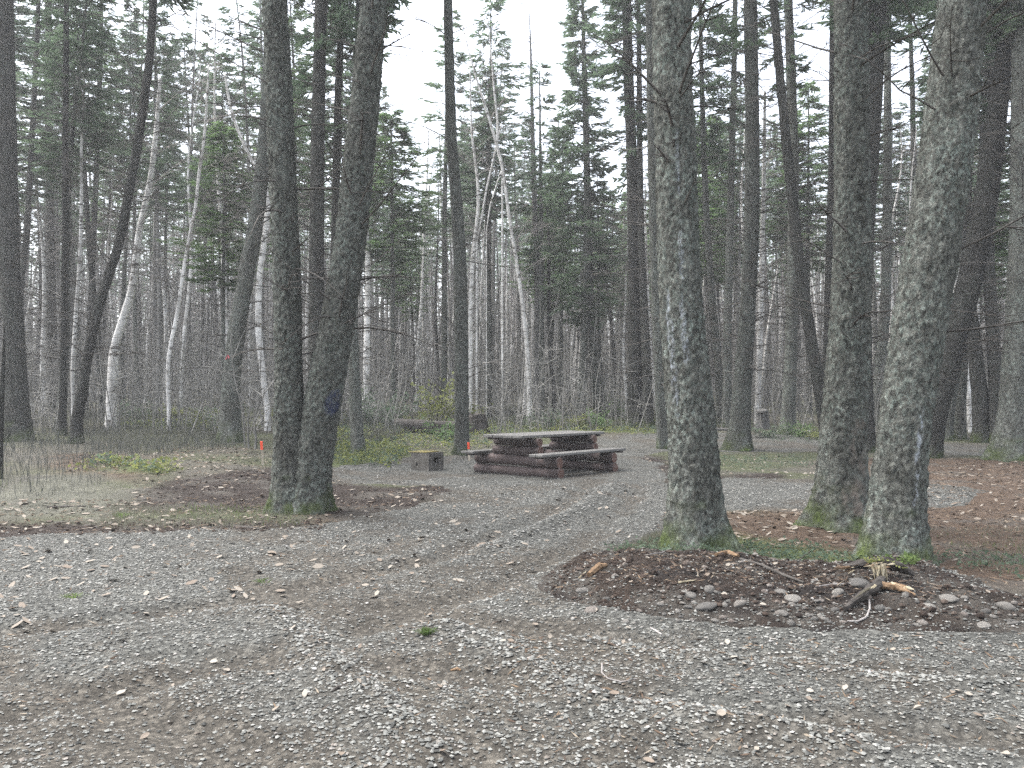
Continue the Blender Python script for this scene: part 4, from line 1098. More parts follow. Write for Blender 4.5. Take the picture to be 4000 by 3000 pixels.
TAZ = math.radians(-40)
tb = thing('picnic_table', 'dark maroon log-cabin picnic table with grey plank top and attached benches on gravel', 'picnic table',
           (-0.175, 14.19, 0), None, TAZ)
TL = 2.55
for k in range(4):
    o = link('plank', plank_mesh(TL, 0.214, 0.048, 900 + k), tb, ((k - 1.5) * 0.226, TL / 2 + RNG.normal(0, 0.004), 0.726))
for s in (-1, 1):
    for k in range(2):
        o = link('bench_plank', plank_mesh(TL + 0.05, 0.142, 0.046, 910 + k + s), tb, (s * (0.785 + 0.152 * (k - 0.5) * 1.0), TL / 2 - 0.03, 0.421))
for y in (0.42, 2.12):
    for z, R, L in ((0.095, 0.0975, 1.94), (0.288, 0.097, 1.90), (0.466, 0.083, 1.06), (0.622, 0.078, 1.02)):
        o = link('log', log_mesh(L, R, int(z * 1000 + y * 10)), tb, (0, y + RNG.normal(0, 0.006), z))
for y in (0.12, 1.27, 2.42):
    b = MB(); v, f = bevel_box(0, 0, 0, 0.82, 0.085, 0.04); b.add(v, f)
    link('batten', b.mesh('batten', M['plank_dark'], False), tb, (0, y, 0.681))
    for s in (-1, 1):
        b = MB(); v, f = bevel_box(0, 0, 0, 0.27, 0.085, 0.035); b.add(v, f)
        link('batten', b.mesh('batten', M['plank_dark'], False), tb, (s * 0.785, y, 0.3795))

# ------------------------------------------------------------------ concrete fire pit with a rusty plate
x_, y_ = at(1664, 1846)
fp = thing('fire_pit', 'small grey concrete fire pit box with rusty mossy plate on top', 'fire pit', (x_, y_ + 0.27, GZ(x_, y_ + 0.27)), None, math.radians(-35))
W_, H_, T_ = 0.44, 0.36, 0.055
def wall_hole():
    b = MB(); n = 16; a = np.arange(n) * 2 * PI / n
    inner = np.stack([-0.08 + 0.028 * np.cos(a), 0 * a, 0.14 + 0.036 * np.sin(a)], 1)
    dirs = np.stack([np.cos(a), np.sin(a)], 1); mx = np.abs(dirs).max(1)[:, None]; sq = dirs / mx
    outer = np.stack([sq[:, 0] * W_ / 2, 0 * a, H_ / 2 + sq[:, 1] * H_ / 2], 1)
    v = np.concatenate([outer, inner, outer + (0, T_, 0), inner + (0, T_, 0)])
    i = np.arange(n); j = (i + 1) % n
    f = np.concatenate([np.stack([i, j, n + j, n + i], 1), np.stack([3 * n + i, 3 * n + j, 2 * n + j, 2 * n + i], 1),
                        np.stack([n + i, n + j, 3 * n + j, 3 * n + i], 1), np.stack([2 * n + i, 2 * n + j, j, i], 1)])
    b.add(v, f); return b.mesh('wall', M['concrete'], False)
link('wall', wall_hole(), fp, (0, -W_ / 2, 0))
b = MB(); v, f = bevel_box(0, 0, H_ / 2, W_, T_, H_, 0.008); b.add(v, f)
link('wall', b.mesh('wall', M['concrete'], False), fp, (0, W_ / 2 - T_ / 2, 0))
b = MB(); v, f = bevel_box(0, 0, H_ / 2, T_, W_ - 2 * T_ - 0.004, H_, 0.008); b.add(v, f)
link('wall', b.mesh('wall', M['concrete'], False), fp, (-W_ / 2 + T_ / 2, 0, 0))
b = MB(); Lw = W_ - 2 * T_ - 0.004                              # the open side: sill, two jambs, lintel
for (cy, cz, sy, sz) in ((0, 0.08, Lw, 0.16), (-Lw / 2 + 0.05, 0.213, 0.10, 0.105), (Lw / 2 - 0.04, 0.213, 0.08, 0.105), (0, 0.313, Lw, 0.094)):
    v, f = box(0, cy, cz, T_, sy, sz); b.add(v, f)
link('open_wall', b.mesh('open_wall', M['concrete'], False), fp, (W_ / 2 - T_ / 2, 0, 0))
b = MB(); v, f = bevel_box(0, 0, 0, 0.46, 0.40, 0.014, 0.004); b.add(v, f)
pl = link('cover_plate', b.mesh('cover_plate', M['rust'], False), fp, (-0.06, -0.03, H_ + 0.009)); pl.rotation_euler = (0.01, -0.015, 0.05)
b = MB(); v, f = tube(np.array([(-0.05, 0, 0), (-0.05, 0, 0.03), (0.05, 0, 0.03), (0.05, 0, 0)]), np.full(4, 0.006), 6); b.add(v, f)
link('handle', b.mesh('handle', M['rust']), fp, (0.1, 0.02, H_ + 0.016))

# ------------------------------------------------------------------ survey stakes
def stake(px, py, h, tilt, label, d=None):
    if d is None: x, y, z = att(px, py)
    else: y = d; x = (px - CX) / F * d; z = gt(x, y)
    o = thing('survey_stake', label, 'stake', (x, y, z - 0.02), 'orange-topped survey stakes')
    o.rotation_euler = (0.03, tilt, 0.3)
    b = MB()
    v = np.array([(-.018, -.012, 0), (.018, -.012, 0), (.018, .012, 0), (-.018, .012, 0), (0, 0, -0.08)]); v2 = np.array([(-.018, -.012, h * .66), (.018, -.012, h * .66), (.018, .012, h * .66), (-.018, .012, h * .66)])
    b.add(np.concatenate([v, v2]), [np.array([[0, 1, 6, 5], [1, 2, 7, 6], [2, 3, 8, 7], [3, 0, 5, 8]]), np.array([[1, 0, 4], [2, 1, 4], [3, 2, 4], [0, 3, 4]])])
    link('lath', b.mesh('lath', M['stakewood'], False), o)
    b = MB(); v, f = bevel_box(0, 0, h * .83, .042, .030, h * .34, 0.004); b.add(v, f)
    link('painted_top', b.mesh('painted_top', M['orange'], False), o)
stake(1027, 1818, 0.44, -0.06, 'orange-topped wooden stake in the soil beside the twin-trunked fir')
stake(1834, 1795, 0.42, -0.07, 'orange-topped wooden stake behind the rear bench of the picnic table', d=17.4)

# ------------------------------------------------------------------ logs and stumps in the woods
def rot_log(L, R, seed, matn='rotten', n=14, amp=0.16, taper=0.2):
    b = MB(); m = 26; x = np.linspace(-L / 2, L / 2, m); th = np.arange(n) * 2 * PI / n
    X, T = np.meshgrid(x, th, indexing='ij')
    rr_ = R * (1 - taper * (X / L + .5)) * (1 + amp * 2 * (fbm(X * 3 + 9 + np.cos(T) * 1.5, np.sin(T) * 1.5 + 9, seed, 3) - 0.5))
    jag = 0.18 * R * (vn(np.cos(T) * 3 + 8, np.sin(T) * 3 + 8, seed) - 0.5)
    Xj = X + np.where(np.abs(X) > L * .46, jag * np.sign(X) * 2.5, 0)
    v = np.stack([Xj, rr_ * np.cos(T), rr_ * np.sin(T) + R * .8], -1).reshape(-1, 3)
    i = np.arange(m - 1)[:, None] * n; j = np.arange(n)[None]; k = (j + 1) % n
    b.add(v, [np.stack([i + j, i + k, i + n + k, i + n + j], -1).reshape(-1, 4), np.arange(n)[None, ::-1], (np.arange(n) + (m - 1) * n)[None]])
    return b.mesh('log', M[matn])
x_, y_, z_ = att(1672, 1695)
fl = thing('fallen_log', 'dark rotten log lying in the brush behind the fire pit', 'fallen log', (x_, y_, z_ - 0.03), None, 0.12)
link('log', rot_log(2.0, 0.26, 31, amp=0.3), fl)
r_ = np.random.default_rng(12)
for k in range(9):
    b = MB(); twig_branch(b, r_, (0, 0, 0), r_.uniform(0, 6.28), r_.uniform(0.2, 0.5), 0.025, r_.uniform(0.2, 1.6), 0.2, 2, 4, sides=5)
    link('branch', b.mesh('branch', M['rotten']), fl, (r_.uniform(-0.8, 0.6), r_.uniform(-0.1, 0.1), 0.2))
def stump(px, py, w, h, label, seed, cut=None):
    x, y, z = att(px, py); R = w / 2 / F * y; hh = h / F * y
    o = thing('tree_stump', label, 'stump', (x, y, z - 0.04))
    n = 28; m = 18; th = np.arange(n) * 2 * PI / n; zz = np.linspace(0, hh, m)
    Z, T = np.meshgrid(zz, th, indexing='ij')
    rad = R * (1.35 - 0.35 * Z / hh) * (1 + 0.14 * np.cos(T * 5 + seed) * (1 - Z / hh)) * (1 + 0.2 * (fbm(np.cos(T) * 2 + 9, np.sin(T) * 2 + Z * 3 + 9, seed, 4) - 0.5))
    top = Z + (0 if cut else 1) * np.where(Z > hh * .9, 0.28 * hh * (vn(np.cos(T) * 2.5 + 5, np.sin(T) * 2.5 + 5, seed) - 0.6), 0)
    v = np.stack([rad * np.cos(T), rad * np.sin(T), top], -1)
    b = MB(); i = np.arange(m - 1)[:, None] * n; j = np.arange(n)[None]; k = (j + 1) % n
    b.add(v.reshape(-1, 3), [np.stack([i + j, i + k, i + n + k, i + n + j], -1).reshape(-1, 4)])
    if not cut: b.add(np.concatenate([v[-1], [[0, 0, hh * .75]]]), np.array([[q, (q + 1) % n, n] for q in range(n)]))
    link('trunk', b.mesh('trunk', M['rotten' if not cut else 'bark_far']), o)
    if cut:
        b = MB(); tp = v[-1] * (1, 1, 1) + (0, 0, 0.0); up = tp * (1.02, 1.02, 1) + (0, 0, 0.05)
        b.add(np.concatenate([tp * (1.03, 1.03, 1), up, [[0, 0, hh + 0.055]]]), [np.array([[q, (q + 1) % n, n + (q + 1) % n, n + q] for q in range(n)]), np.array([[n + q, n + (q + 1) % n, 2 * n] for q in range(n)])])
        c = link('cut_face', b.mesh('cut_face', M['plank'], False), o); c.rotation_euler = (0.18, -0.1, 0)
stump(1866, 1692, 66, 82, 'dark rotten broken stump beside the straight lichen-grey fir', 5)
stump(2978, 1675, 42, 74, 'stump with a pale freshly cut top beyond the gravel loop', 9, True)
x_, y_ = (1908 - CX) / F * 17.6, 17.6
cl = thing('cut_log', 'short yellow cut log lying behind the rear bench of the picnic table', 'log', (x_, y_, gt(x_, y_) + 0.0), None, 0.1)
link('log', rot_log(0.28, 0.06, 41, 'splinter', amp=0.05, taper=0), cl)
x_, y_, z_ = att(2822, 1682)
cl = thing('cut_log', 'short pale log on the ground past the gravel loop, behind the resin-streaked fir', 'log', (x_, y_, z_), None, 0.05)
link('log', rot_log(0.5, 0.045, 43, 'plank', amp=0.05, taper=0), cl)
x_, y_, z_ = att(3158, 1690)
b = MB(); g = np.linspace(-1, 1, 7); X, Y = np.meshgrid(g, g); Z = 0.05 * vn(X * 2 + 5, Y * 2 + 5, 4) + 0.03
i = np.arange(6)[:, None] * 7 + np.arange(6)[None]
b.add(np.stack([X * .11, Y * .09, Z], -1).reshape(-1, 3), np.stack([i, i + 1, i + 8, i + 7], -1).reshape(-1, 4))
tag(link('plastic_scrap', b.mesh('plastic_scrap', M['white']), None, (x_, y_, z_)), 'small crumpled white scrap on the ground past the gravel loop', 'scrap')
d_ = TREE_XY[26][1]; x_ = (905 - CX) / F * d_
b = MB()
for a, l in ((0.3, 0.12), (-0.5, 0.16), (2.4, 0.09)):
    s = np.linspace(0, 1, 5); c = np.stack([np.sin(a) * l * s, -0.02 * s, -l * s * (0.5 + 0.5 * s)], 1)
    w = np.array([0.014, 0.003, 0.006]); v = np.concatenate([c - w, c + w]); b.add(v, np.array([[q, q + 1, q + 6, q + 5] for q in range(4)]))
v, f = ico(0); b.add(v * 0.022, f); b.v = [q * 0.6 for q in b.v]
tag(link('flagging_tape', b.mesh('flagging_tape', M['pinktape']), None, (x_, d_ - 0.26, H_CAM + (YH - 1391) / F * d_)), 'scrap of pink flagging tape knotted on a twig of the curved fir', 'tape')

# bare saplings
def sapling(pix, d, label, seed, w0):
    r = np.random.default_rng(seed)
    bx, by = pix[0]; x0 = (bx - CX) / F * d; z0 = gt(x0, d)
    o = thing('bare_sapling', label, 'sapling', (x0, d, z0))
    P = np.array([((px - CX) / F * d - x0, 0.05 * math.sin(k * 2.0), H_CAM + (YH - py) / F * d - z0) for k, (px, py) in enumerate(pix)]); P[0, 2] = -0.08
    b = MB(); v, f = tube(P, np.linspace(w0, w0 * 0.25, len(P)), 7); b.add(v, f); link('stem', b.mesh('stem', M['twig_grey']), o)
    for k in range(9):
        t = r.uniform(0.3, 1) * (len(P) - 1); c = [float(np.interp(t, np.arange(len(P)), P[:, j])) for j in range(3)]
        b = MB(); twig_branch(b, r, (0, 0, 0), r.uniform(0, 6.28), r.uniform(0.3, 0.9), w0 * .45, r.uniform(0.4, 1.3), 0.1, 5, 5)
        link('branch', b.mesh('branch', M['twig_grey']), o, c)
sapling([(996, 1794), (998, 1720), (996, 1653), (1022, 1590), (1030, 1520)], 17.3, 'small bare forked sapling just behind the stake by the twin-trunked fir', 3, 0.035)
sapling([(972, 1790), (966, 1700), (972, 1630), (985, 1560), (975, 1480)], 17.6, 'thin bare sapling with a dark knot beside the forked sapling', 4, 0.026)
sapling([(958, 1770), (945, 1600), (918, 1476), (902, 1339), (905, 1250)], 18.0, 'tall thin grey sapling leaning across the foot of the curved fir', 5, 0.022)
sapling([(1150, 1640), (1185, 1560), (1205, 1500), (1220, 1420)], 20.0, 'thin bare sapling in the dim gap under the fork of the twin-trunked fir', 6, 0.02)

# ------------------------------------------------------------------ shrubs and little firs near the ground
def leaf_quads(b, r, S, L, wr, mat, up=0.3, tilt=0.6):
    n = len(S); a = r.uniform(0, 2 * PI, n); D = np.stack([np.cos(a), np.sin(a), r.normal(up, tilt, n)], 1); D /= np.linalg.norm(D, axis=1)[:, None]
    W = np.cross(D, r.normal(size=(n, 3)) + (0, 0, 1.5)); W /= np.linalg.norm(W, axis=1)[:, None]; L = L[:, None]
    v = np.stack([S, S + D * L * .5 + W * L * wr, S + D * L, S + D * L * .5 - W * L * wr], 1).reshape(-1, 3)
    b.add(v, np.arange(len(v)).reshape(-1, 4), mat, leaf=np.repeat(r.random(n), 4))
def shrub_meshes(seed, matn, n=420):
    r = np.random.default_rng(seed); st = MB(); lv = MB()
    pts = []
    for k in range(16):
        az = r.uniform(0, 6.28); L = r.uniform(0.5, 1.05)
        P = twig_branch(st, r, (r.normal(0, .06), r.normal(0, .06), 0), az, L * 0.7, 0.01, r.uniform(0.8, 1.8), 0.25, 4, 5)
        t = r.uniform(0.25, 1, n // 16); pts.append(np.stack([np.interp(t, np.linspace(0, 1, 5), P[:, j]) for j in range(3)], 1) + r.normal(0, 0.07, (n // 16, 3)))
    S = np.concatenate(pts); leaf_quads(lv, r, S, r.uniform(0.05, 0.12, len(S)), 0.28, 0)
    return st.mesh('stem', M['twig_grey']), lv.mesh('foliage', M[matn], False)
SH = {'g': shrub_meshes(1, 'leafgreen'), 'y': shrub_meshes(2, 'leafyellow'), 'n': shrub_meshes(3, 'needle_young', 700)}
for px, py, kind, w, h, label in (
    (1475, 1668, 'g', 1.4, 1.2, 'low green shrub among grey stems beyond the fire pit'),
    (1530, 1650, 'g', 1.7, 1.3, 'wider green shrub left of the dark rotten log'),
    (1700, 1672, 'y', 1.6, 2.0, 'bright yellow-green bush standing over the dark rotten log'),
    (1745, 1725, 'n', 1.1, 0.8, 'low bluish-green bush in front of the rotten log at the grey fir'),
    (1845, 1655, 'y', 1.2, 1.0, 'yellow-green bush behind the dark broken stump'),
    (2112, 1676, 'g', 1.3, 0.8, 'green bush beyond the table near the broken-footed birch'),
    (2230, 1672, 'y', 1.2, 0.7, 'yellow-green bush beyond the middle of the table top'),
    (2345, 1678, 'n', 0.8, 0.9, 'dark green little bush at the foot of the slender pair'),
    (2425, 1640, 'n', 0.8, 1.1, 'small bright green young fir bush beside the reddish-brown fir'),
    (3120, 1706, 'n', 0.7, 0.6, 'bright green tuft bush beside the straight fir past the loop'),
    (3195, 1716, 'y', 0.9, 0.45, 'yellow moss clump at the foot of the slim curving fir'),
    (2990, 1708, 'g', 1.0, 0.5, 'low green plant below the cut stump'),
    (3960, 1790, 'g', 1.1, 0.5, 'low green plant around the foot of the edge fir'),
    (560, 1640, 'g', 1.6, 0.8, 'green bush in the open patch by the slim white birch'),
    (760, 1640, 'y', 1.8, 0.6, 'wide yellow-green plant patch left of the curved fir'),
    (860, 1652, 'g', 1.3, 0.7, 'green plant touching the curved fir on its open side'),
    (1080, 1650, 'y', 1.0, 0.6, 'yellow-green plant between the curved fir and the twin-trunked fir')):
    x, y, z = att(px, py)
    o = thing('shrub', label, 'shrub', (x, y, z - 0.02), 'low shrubs along the wood edge', px * 0.37)
    o.scale = (w, w, h)
    link('stem', SH[kind][0], o); link('foliage', SH[kind][1], o)

def scatter(polys, n, r, soft=0.0):
    out = []
    for p in polys:
        lo, hi = p.min(0), p.max(0)
        q = r.uniform(lo, hi, (n * 4, 2)); sd = poly_sd(p, q[:, 0], q[:, 1]) + (fbm(q[:, 0] * 1.5, q[:, 1] * 1.5, 90) - 0.5) * soft
        out.append(q[sd > 0][:n])
    return np.concatenate(out)

def ground_plants():
    r = np.random.default_rng(91); b = MB()
    P = [world_poly(p) for p in ([(2420, 2160), (2640, 2110), (2860, 2120), (3200, 2170), (3360, 2200), (3320, 2240), (2900, 2215), (2400, 2205)], [(2640, 1790), (3150, 1785), (3200, 1840), (2850, 1850)],
         [(2960, 1695), (3260, 1690), (3250, 1735), (2980, 1730)], [(3560, 2180), (4100, 2240), (4100, 2330), (3700, 2260)], [(3850, 1760), (4100, 1790), (4000, 1830), (3860, 1810)])]
    S = np.concatenate([scatter([q], c, r, 1.0) for q, c in zip(P, (330, 260, 260, 60, 110))])
    for (x, y) in S:
        m = r.integers(4, 9); z = gt(x, y)
        leaf_quads(b, r, np.stack([x + r.normal(0, .04, m), y + r.normal(0, .04, m), z + r.uniform(0.0, 0.07, m)], 1), r.uniform(0.018, 0.042, m), 0.36, 0, 0.2, 0.4)
    P = [world_poly(p) for p in ([(480, 1620), (880, 1608), (890, 1690), (500, 1695)], [(400, 1815), (680, 1830), (640, 1868), (420, 1858)], [(1290, 1740), (1620, 1765), (1500, 1822), (1285, 1832)],
         [(1900, 1645), (2640, 1650), (2620, 1700), (1900, 1705)], [(1240, 1640), (1480, 1660), (1500, 1760), (1280, 1740)], [(1480, 1640), (1950, 1650), (1900, 1760), (1500, 1780)])]
    S = np.concatenate([scatter([q], c, r, 2.0) for q, c in zip(P, (800, 130, 420, 900, 700, 800))])
    zs = gtop(S[:, 0], S[:, 1])
    for (x, y), z in zip(S, zs):
        m = r.integers(3, 8)
        leaf_quads(b, r, np.stack([x + r.normal(0, .06, m), y + r.normal(0, .06, m), z + r.uniform(0.0, 0.16, m)], 1), r.uniform(0.04, 0.10, m), 0.3, 1 if r.random() < 0.6 else 0, 0.3, 0.5)
    link('ground_cover_leaves', b.mesh('ground_cover_leaves', [M['leafgreen'], M['leafyellow']], False), None, None, 'stuff')
ground_plants()

def blades(name, polys, n, hmin, hmax, mats, seed, w=0.006, soft=1.5, bend=0.5, kill_road=True, pick=None):
    r = np.random.default_rng(seed); S = scatter(polys, n, r, soft)
    if kill_road: S = S[road_sd(S[:, 0], S[:, 1]) < -0.05]
    z = gtop(S[:, 0], S[:, 1]); m = len(S); h = r.uniform(hmin, hmax, m) * (0.5 + vn(S[:, 0] * .8, S[:, 1] * .8, 92)); a = r.uniform(0, 2 * PI, m)
    B = np.stack([S[:, 0], S[:, 1], z - 0.01], 1); dr = np.stack([np.cos(a), np.sin(a), 0 * a], 1) * (bend * h * r.random(m))[:, None]
    mid = B + dr * 0.35 + np.stack([0 * h, 0 * h, h * 0.6], 1); tip = B + dr + np.stack([0 * h, 0 * h, h], 1)
    sd = np.stack([-np.sin(a + 1.2), np.cos(a + 1.2), 0 * a], 1) * w * (0.6 + S[:, 1] / 18)[:, None]
    v = np.stack([B - sd, B + sd, mid + sd * .8, mid - sd * .8, tip], 1).reshape(-1, 3)
    i = np.arange(m) * 5
    mi = (vn(S[:, 0] * .7, S[:, 1] * .7, 95) + r.normal(0, .15, m) > 0.8).astype(int) if len(mats) > 1 else np.zeros(m, int)
    b = MB()
    b.add(v, [], 0, leaf=np.repeat(r.random(m), 5))
    q = np.stack([i, i + 1, i + 2, i + 3], 1); t = np.stack([i + 3, i + 2, i + 4], 1)
    for k in range(len(mats)):
        b.f += [q[mi == k], t[mi == k]]; b.m += [np.full((mi == k).sum(), k)] * 2
    link(name, b.mesh(name, mats, False), None, None, 'stuff')
blades('dry_brush', [world_poly([(-900, 1650), (250, 1660), (480, 1700), (520, 1800), (430, 1880), (250, 1960), (-900, 2010)]), world_poly([(300, 1620), (900, 1640), (900, 1760), (480, 1790), (300, 1720)]),
                     world_poly([(1240, 1640), (1540, 1655), (1540, 1740), (1260, 1750)]), world_poly([(1930, 1610), (2560, 1620), (2700, 1690), (1900, 1680)])], 6500, 0.10, 0.34, [M['brush'], M['grass_dry']], 93, 0.003)
blades('grass', [world_poly([(-900, 1870), (400, 1885), (520, 1960), (350, 2040), (-900, 2075)]), world_poly([(450, 1990), (1150, 2010), (1180, 2060), (300, 2080)]), world_poly([(1000, 1720), (1300, 1740), (1290, 1830), (900, 1820)]),
                 world_poly([(3500, 2080), (4500, 2080), (4500, 2330), (3800, 2250)]), world_poly([(2500, 2090), (2640, 2100), (2640, 2180), (2450, 2190)])], 2400, 0.025, 0.075, [M['grass_dry'], M['grass_green']], 94, 0.003)

def moss_foot(px, py, w, seed):
    r = np.random.default_rng(seed); b = MB(); x, y, z = att(px, py); m = 260; a = r.uniform(PI, 2 * PI, m); R = w / F * y
    S = np.stack([x + np.cos(a) * R * r.uniform(.85, 1.35, m), y + R + np.sin(a) * R * r.uniform(.85, 1.3, m), 0 * a], 1); S[:, 2] = gtop(S[:, 0], S[:, 1]) + r.uniform(0, .05, m)
    return b, S, r
bm = MB(); r_ = np.random.default_rng(17)
for px, py, w in ((2720, 2148, 118), (3285, 2060, 108), (3478, 2200, 120), (1165, 2005, 112), (2883, 1764, 50)):
    _, S, rq = moss_foot(px, py, w, px); k = vn(S[:, 0] * 4, S[:, 1] * 4, 9) > 0.42
    leaf_quads(bm, rq, S[k], rq.uniform(.02, .05, k.sum()), 0.3, 0, 0.5, 0.5)
link('moss', bm.mesh('moss', M['grass_green'], False), None, None, 'stuff')

def tuft(px, py, R, h, label, seed, n=70):
    r = np.random.default_rng(seed); x, y, z = att(px, py); b = MB()
    for k in range(n):
        a = r.uniform(0, 6.28); q = R * r.random() ** .5; p = np.array([math.cos(a) * q, math.sin(a) * q, 0]); hh = h * r.uniform(.5, 1)
        tip = p + np.array([math.cos(a) * q * .9 + r.normal(0, .02), math.sin(a) * q * .9, hh]); sd = np.array([-math.sin(a), math.cos(a), 0]) * .0028
        b.add(np.array([p - sd, p + sd, (p * .4 + tip * .6) + sd + (0, 0, .01), (p * .4 + tip * .6) - sd + (0, 0, .01), tip]), [np.array([[0, 1, 2, 3]]), np.array([[3, 2, 4]])], 0, leaf=r.random())
    tag(link('grass_tuft', b.mesh('grass_tuft', M['grass_green'], False), None, (x, y, z)), label, 'grass tuft')
tuft(1666, 2478, 0.032, 0.035, 'single bright green grass tuft growing in the open gravel', 1, 110)
tuft(285, 2335, 0.05, 0.02, 'faint grey-green tuft in the gravel near the road edge', 2, 40)
tuft(1030, 2275, 0.05, 0.02, 'faint green tuft in the gravel below the twin-trunked fir', 3, 40)
tuft(475, 2020, 0.07, 0.06, 'small green tuft in the leafy verge beside the dark soil', 4, 60)

# ------------------------------------------------------------------ the splintered root, wood scraps, sticks on the mound
x_, y_, z_ = att(3430, 2265)
sr = thing('splintered_root', 'freshly splintered mossy root with pale torn wood on top of the dirt mound', 'broken root', (x_, y_, z_))
def rel(px, py, dy=0.0):
    d = y_ + dy; return np.array([(px - CX) / F * d - x_, dy, H_CAM + (YH - py) / F * d - z_])
def relg(px, py, lift=0.02):
    X, Y, Z = att(px, py); return np.array([X - x_, Y - y_, Z + lift - z_])
r_ = np.random.default_rng(23)
def crooked(pts, rads, matn, n=9, amp=0.25, seed=0):
    P = np.array(pts); t = np.linspace(0, 1, 16); k = np.linspace(0, 1, len(P))
    Q = np.stack([np.interp(t, k, P[:, j]) for j in range(3)], 1); Rr = np.interp(t, k, rads)
    v, f = tube(Q, Rr, n, True); c = np.repeat(Q, n, 0)
    v = c + (v - c) * (1 + amp * 2 * (np.random.default_rng(seed).random(len(v)) - .5))[:, None]
    b = MB(); b.add(v, f); return b.mesh('root', M[matn], False)
link('root', crooked([relg(3300, 2390, .02), relg(3370, 2350, .035), relg(3430, 2310, .04), rel(3445, 2265, .0)], [.012, .026, .034, .03], 'rotten', seed=1), sr)
link('root', crooked([relg(3440, 2310, .03), relg(3500, 2312, .03), relg(3575, 2335, .015)], [.024, .018, .008], 'splinter_orange', seed=2), sr)
link('root', crooked([rel(3300, 2218, .08), rel(3380, 2202, .08), rel(3460, 2198, .07), rel(3520, 2215, .06), rel(3570, 2245, .05)], [.018, .032, .04, .034, .016], 'rotten', seed=3), sr)
def splinter(p0, p1, w, matn):
    p0, p1 = np.array(p0), np.array(p1); d = p1 - p0; s = np.cross(d, r_.normal(size=3)); s *= w / np.linalg.norm(s); u = np.cross(d, s); u *= w * .35 / np.linalg.norm(u); b = MB()
    m = (p0 + p1) / 2 + r_.normal(0, w * .3, 3)
    v = np.array([p0 + s, p0 + u, p0 - s, p0 - u, m + s * 1.15, m + u, m - s * 1.1, m - u, p1 + s * .25, p1 + u * .2, p1 - s * .2, p1 - u * .2])
    b.add(v, [np.array([[a + q, a + (q + 1) % 4, a + 4 + (q + 1) % 4, a + 4 + q] for a in (0, 4) for q in range(4)] + [[3, 2, 1, 0], [8, 9, 10, 11]])])
    return b.mesh('splinter', M[matn], False)
for k in range(12):
    link('splinter', splinter(rel(3402 + k * 5, 2206 + r_.normal(0, 7), -.02 + r_.normal(0, .012)), rel(3418 + k * 4.6 + r_.normal(0, 6), 2272 + r_.normal(0, 14), -.05 + r_.normal(0, .012)), r_.uniform(.006, .012), 'splinter'), sr)
for k in range(16):
    a = 3300 + r_.uniform(0, 200); q = 2192 + r_.uniform(0, 26) + abs(a - 3420) * 0.10
    link('splinter', splinter(rel(a, q, .03 + r_.normal(0, .03)), rel(a + r_.uniform(-70, -15), q + r_.uniform(0, 18), r_.normal(0.0, .04)), r_.uniform(.004, .008), 'splinter' if r_.random() < .5 else 'splinter_orange'), sr)
for k in range(5):
    link('splinter', splinter(relg(3480 + k * 12, 2300 + k * 4, .04), relg(3535 + k * 9, 2322 + r_.normal(0, 8), .035), .008, 'splinter_orange' if k % 2 else 'splinter'), sr)
for k in range(3):
    link('splinter', splinter(relg(3440 - k * 20, 2308 + k * 12, .055), relg(3385 - k * 25, 2345 + k * 12, .045), .010, 'splinter'), sr)
b = MB(); m = 130; t = r_.random(m); S = np.stack([np.interp(t, [0, .5, 1], [rel(3380, 2196, .05)[0], rel(3450, 2190, .05)[0], rel(3560, 2235, .03)[0]]), r_.normal(.045, .02, m), np.interp(t, [0, .5, 1], [rel(3380, 2196, .05)[2], rel(3450, 2188, .05)[2], rel(3560, 2235, .03)[2]]) + r_.uniform(0, .015, m)], 1)
leaf_quads(b, r_, S, r_.uniform(.012, .03, m), .3, 0, .3, .5); link('moss', b.mesh('moss', M['leafyellow'], False), sr)

def wood_bit(name, pts, rads, label, cat, matn, n=7, seed=0):
    X = [att(px, py) for px, py in pts]; x0, y0, z0 = X[0]
    P = [(x - x0, y - y0, z - z0 + rads[i] * .8 + (0.0)) for i, (x, y, z) in enumerate(X)]
    o = link(name, crooked(P, rads, matn, n, .2, seed), None, (x0, y0, z0)); tag(o, label, cat)
wood_bit('wood_chunk', [(2300, 2255), (2340, 2225), (2370, 2212)], [.02, .026, .012], 'torn yellow-brown root chunk at the gravel end of the dirt mound', 'wood chunk', 'splinter_orange', seed=4)
wood_bit('wood_chunk', [(2262, 2262), (2292, 2235)], [.006, .004], 'thin yellow splinter at the gravel end of the dirt mound', 'splinter', 'splinter', seed=5)
wood_bit('wood_chunk', [(2795, 2172), (2840, 2168), (2885, 2176)], [.012, .022, .012], 'pale orange wood chip lying behind the middle of the dirt mound', 'wood chip', 'splinter_orange', seed=6)
wood_bit('wood_chunk', [(2650, 2280), (2720, 2268)], [.007, .004], 'small yellow splinter on the bare middle of the dirt mound', 'splinter', 'splinter', seed=7)
wood_bit('stick', [(2890, 2190), (2980, 2215), (3060, 2250), (3140, 2278)], [.010, .011, .010, .007], 'long grey stick running down across the top of the dirt mound', 'stick', 'twig', seed=8)
wood_bit('stick', [(3200, 2292), (3250, 2285), (3300, 2285), (3365, 2282)], [.004, .005, .006, .005], 'thin pale twig beside the pale stone under the splintered root', 'stick', 'twig_birch', seed=9)
wood_bit('stick', [(3395, 2330), (3398, 2380), (3385, 2415), (3350, 2432), (3310, 2430)], [.005, .006, .006, .006, .004], 'curved pale twig hooking down from the splintered root to the road', 'stick', 'twig_birch', seed=10)
wood_bit('stick', [(2352, 2595), (2350, 2630), (2375, 2655), (2430, 2668), (2490, 2652)], [.004, .004, .0035, .003, .002], 'curved pale twig lying on the gravel in front of the mound', 'stick', 'twig_birch', seed=11)
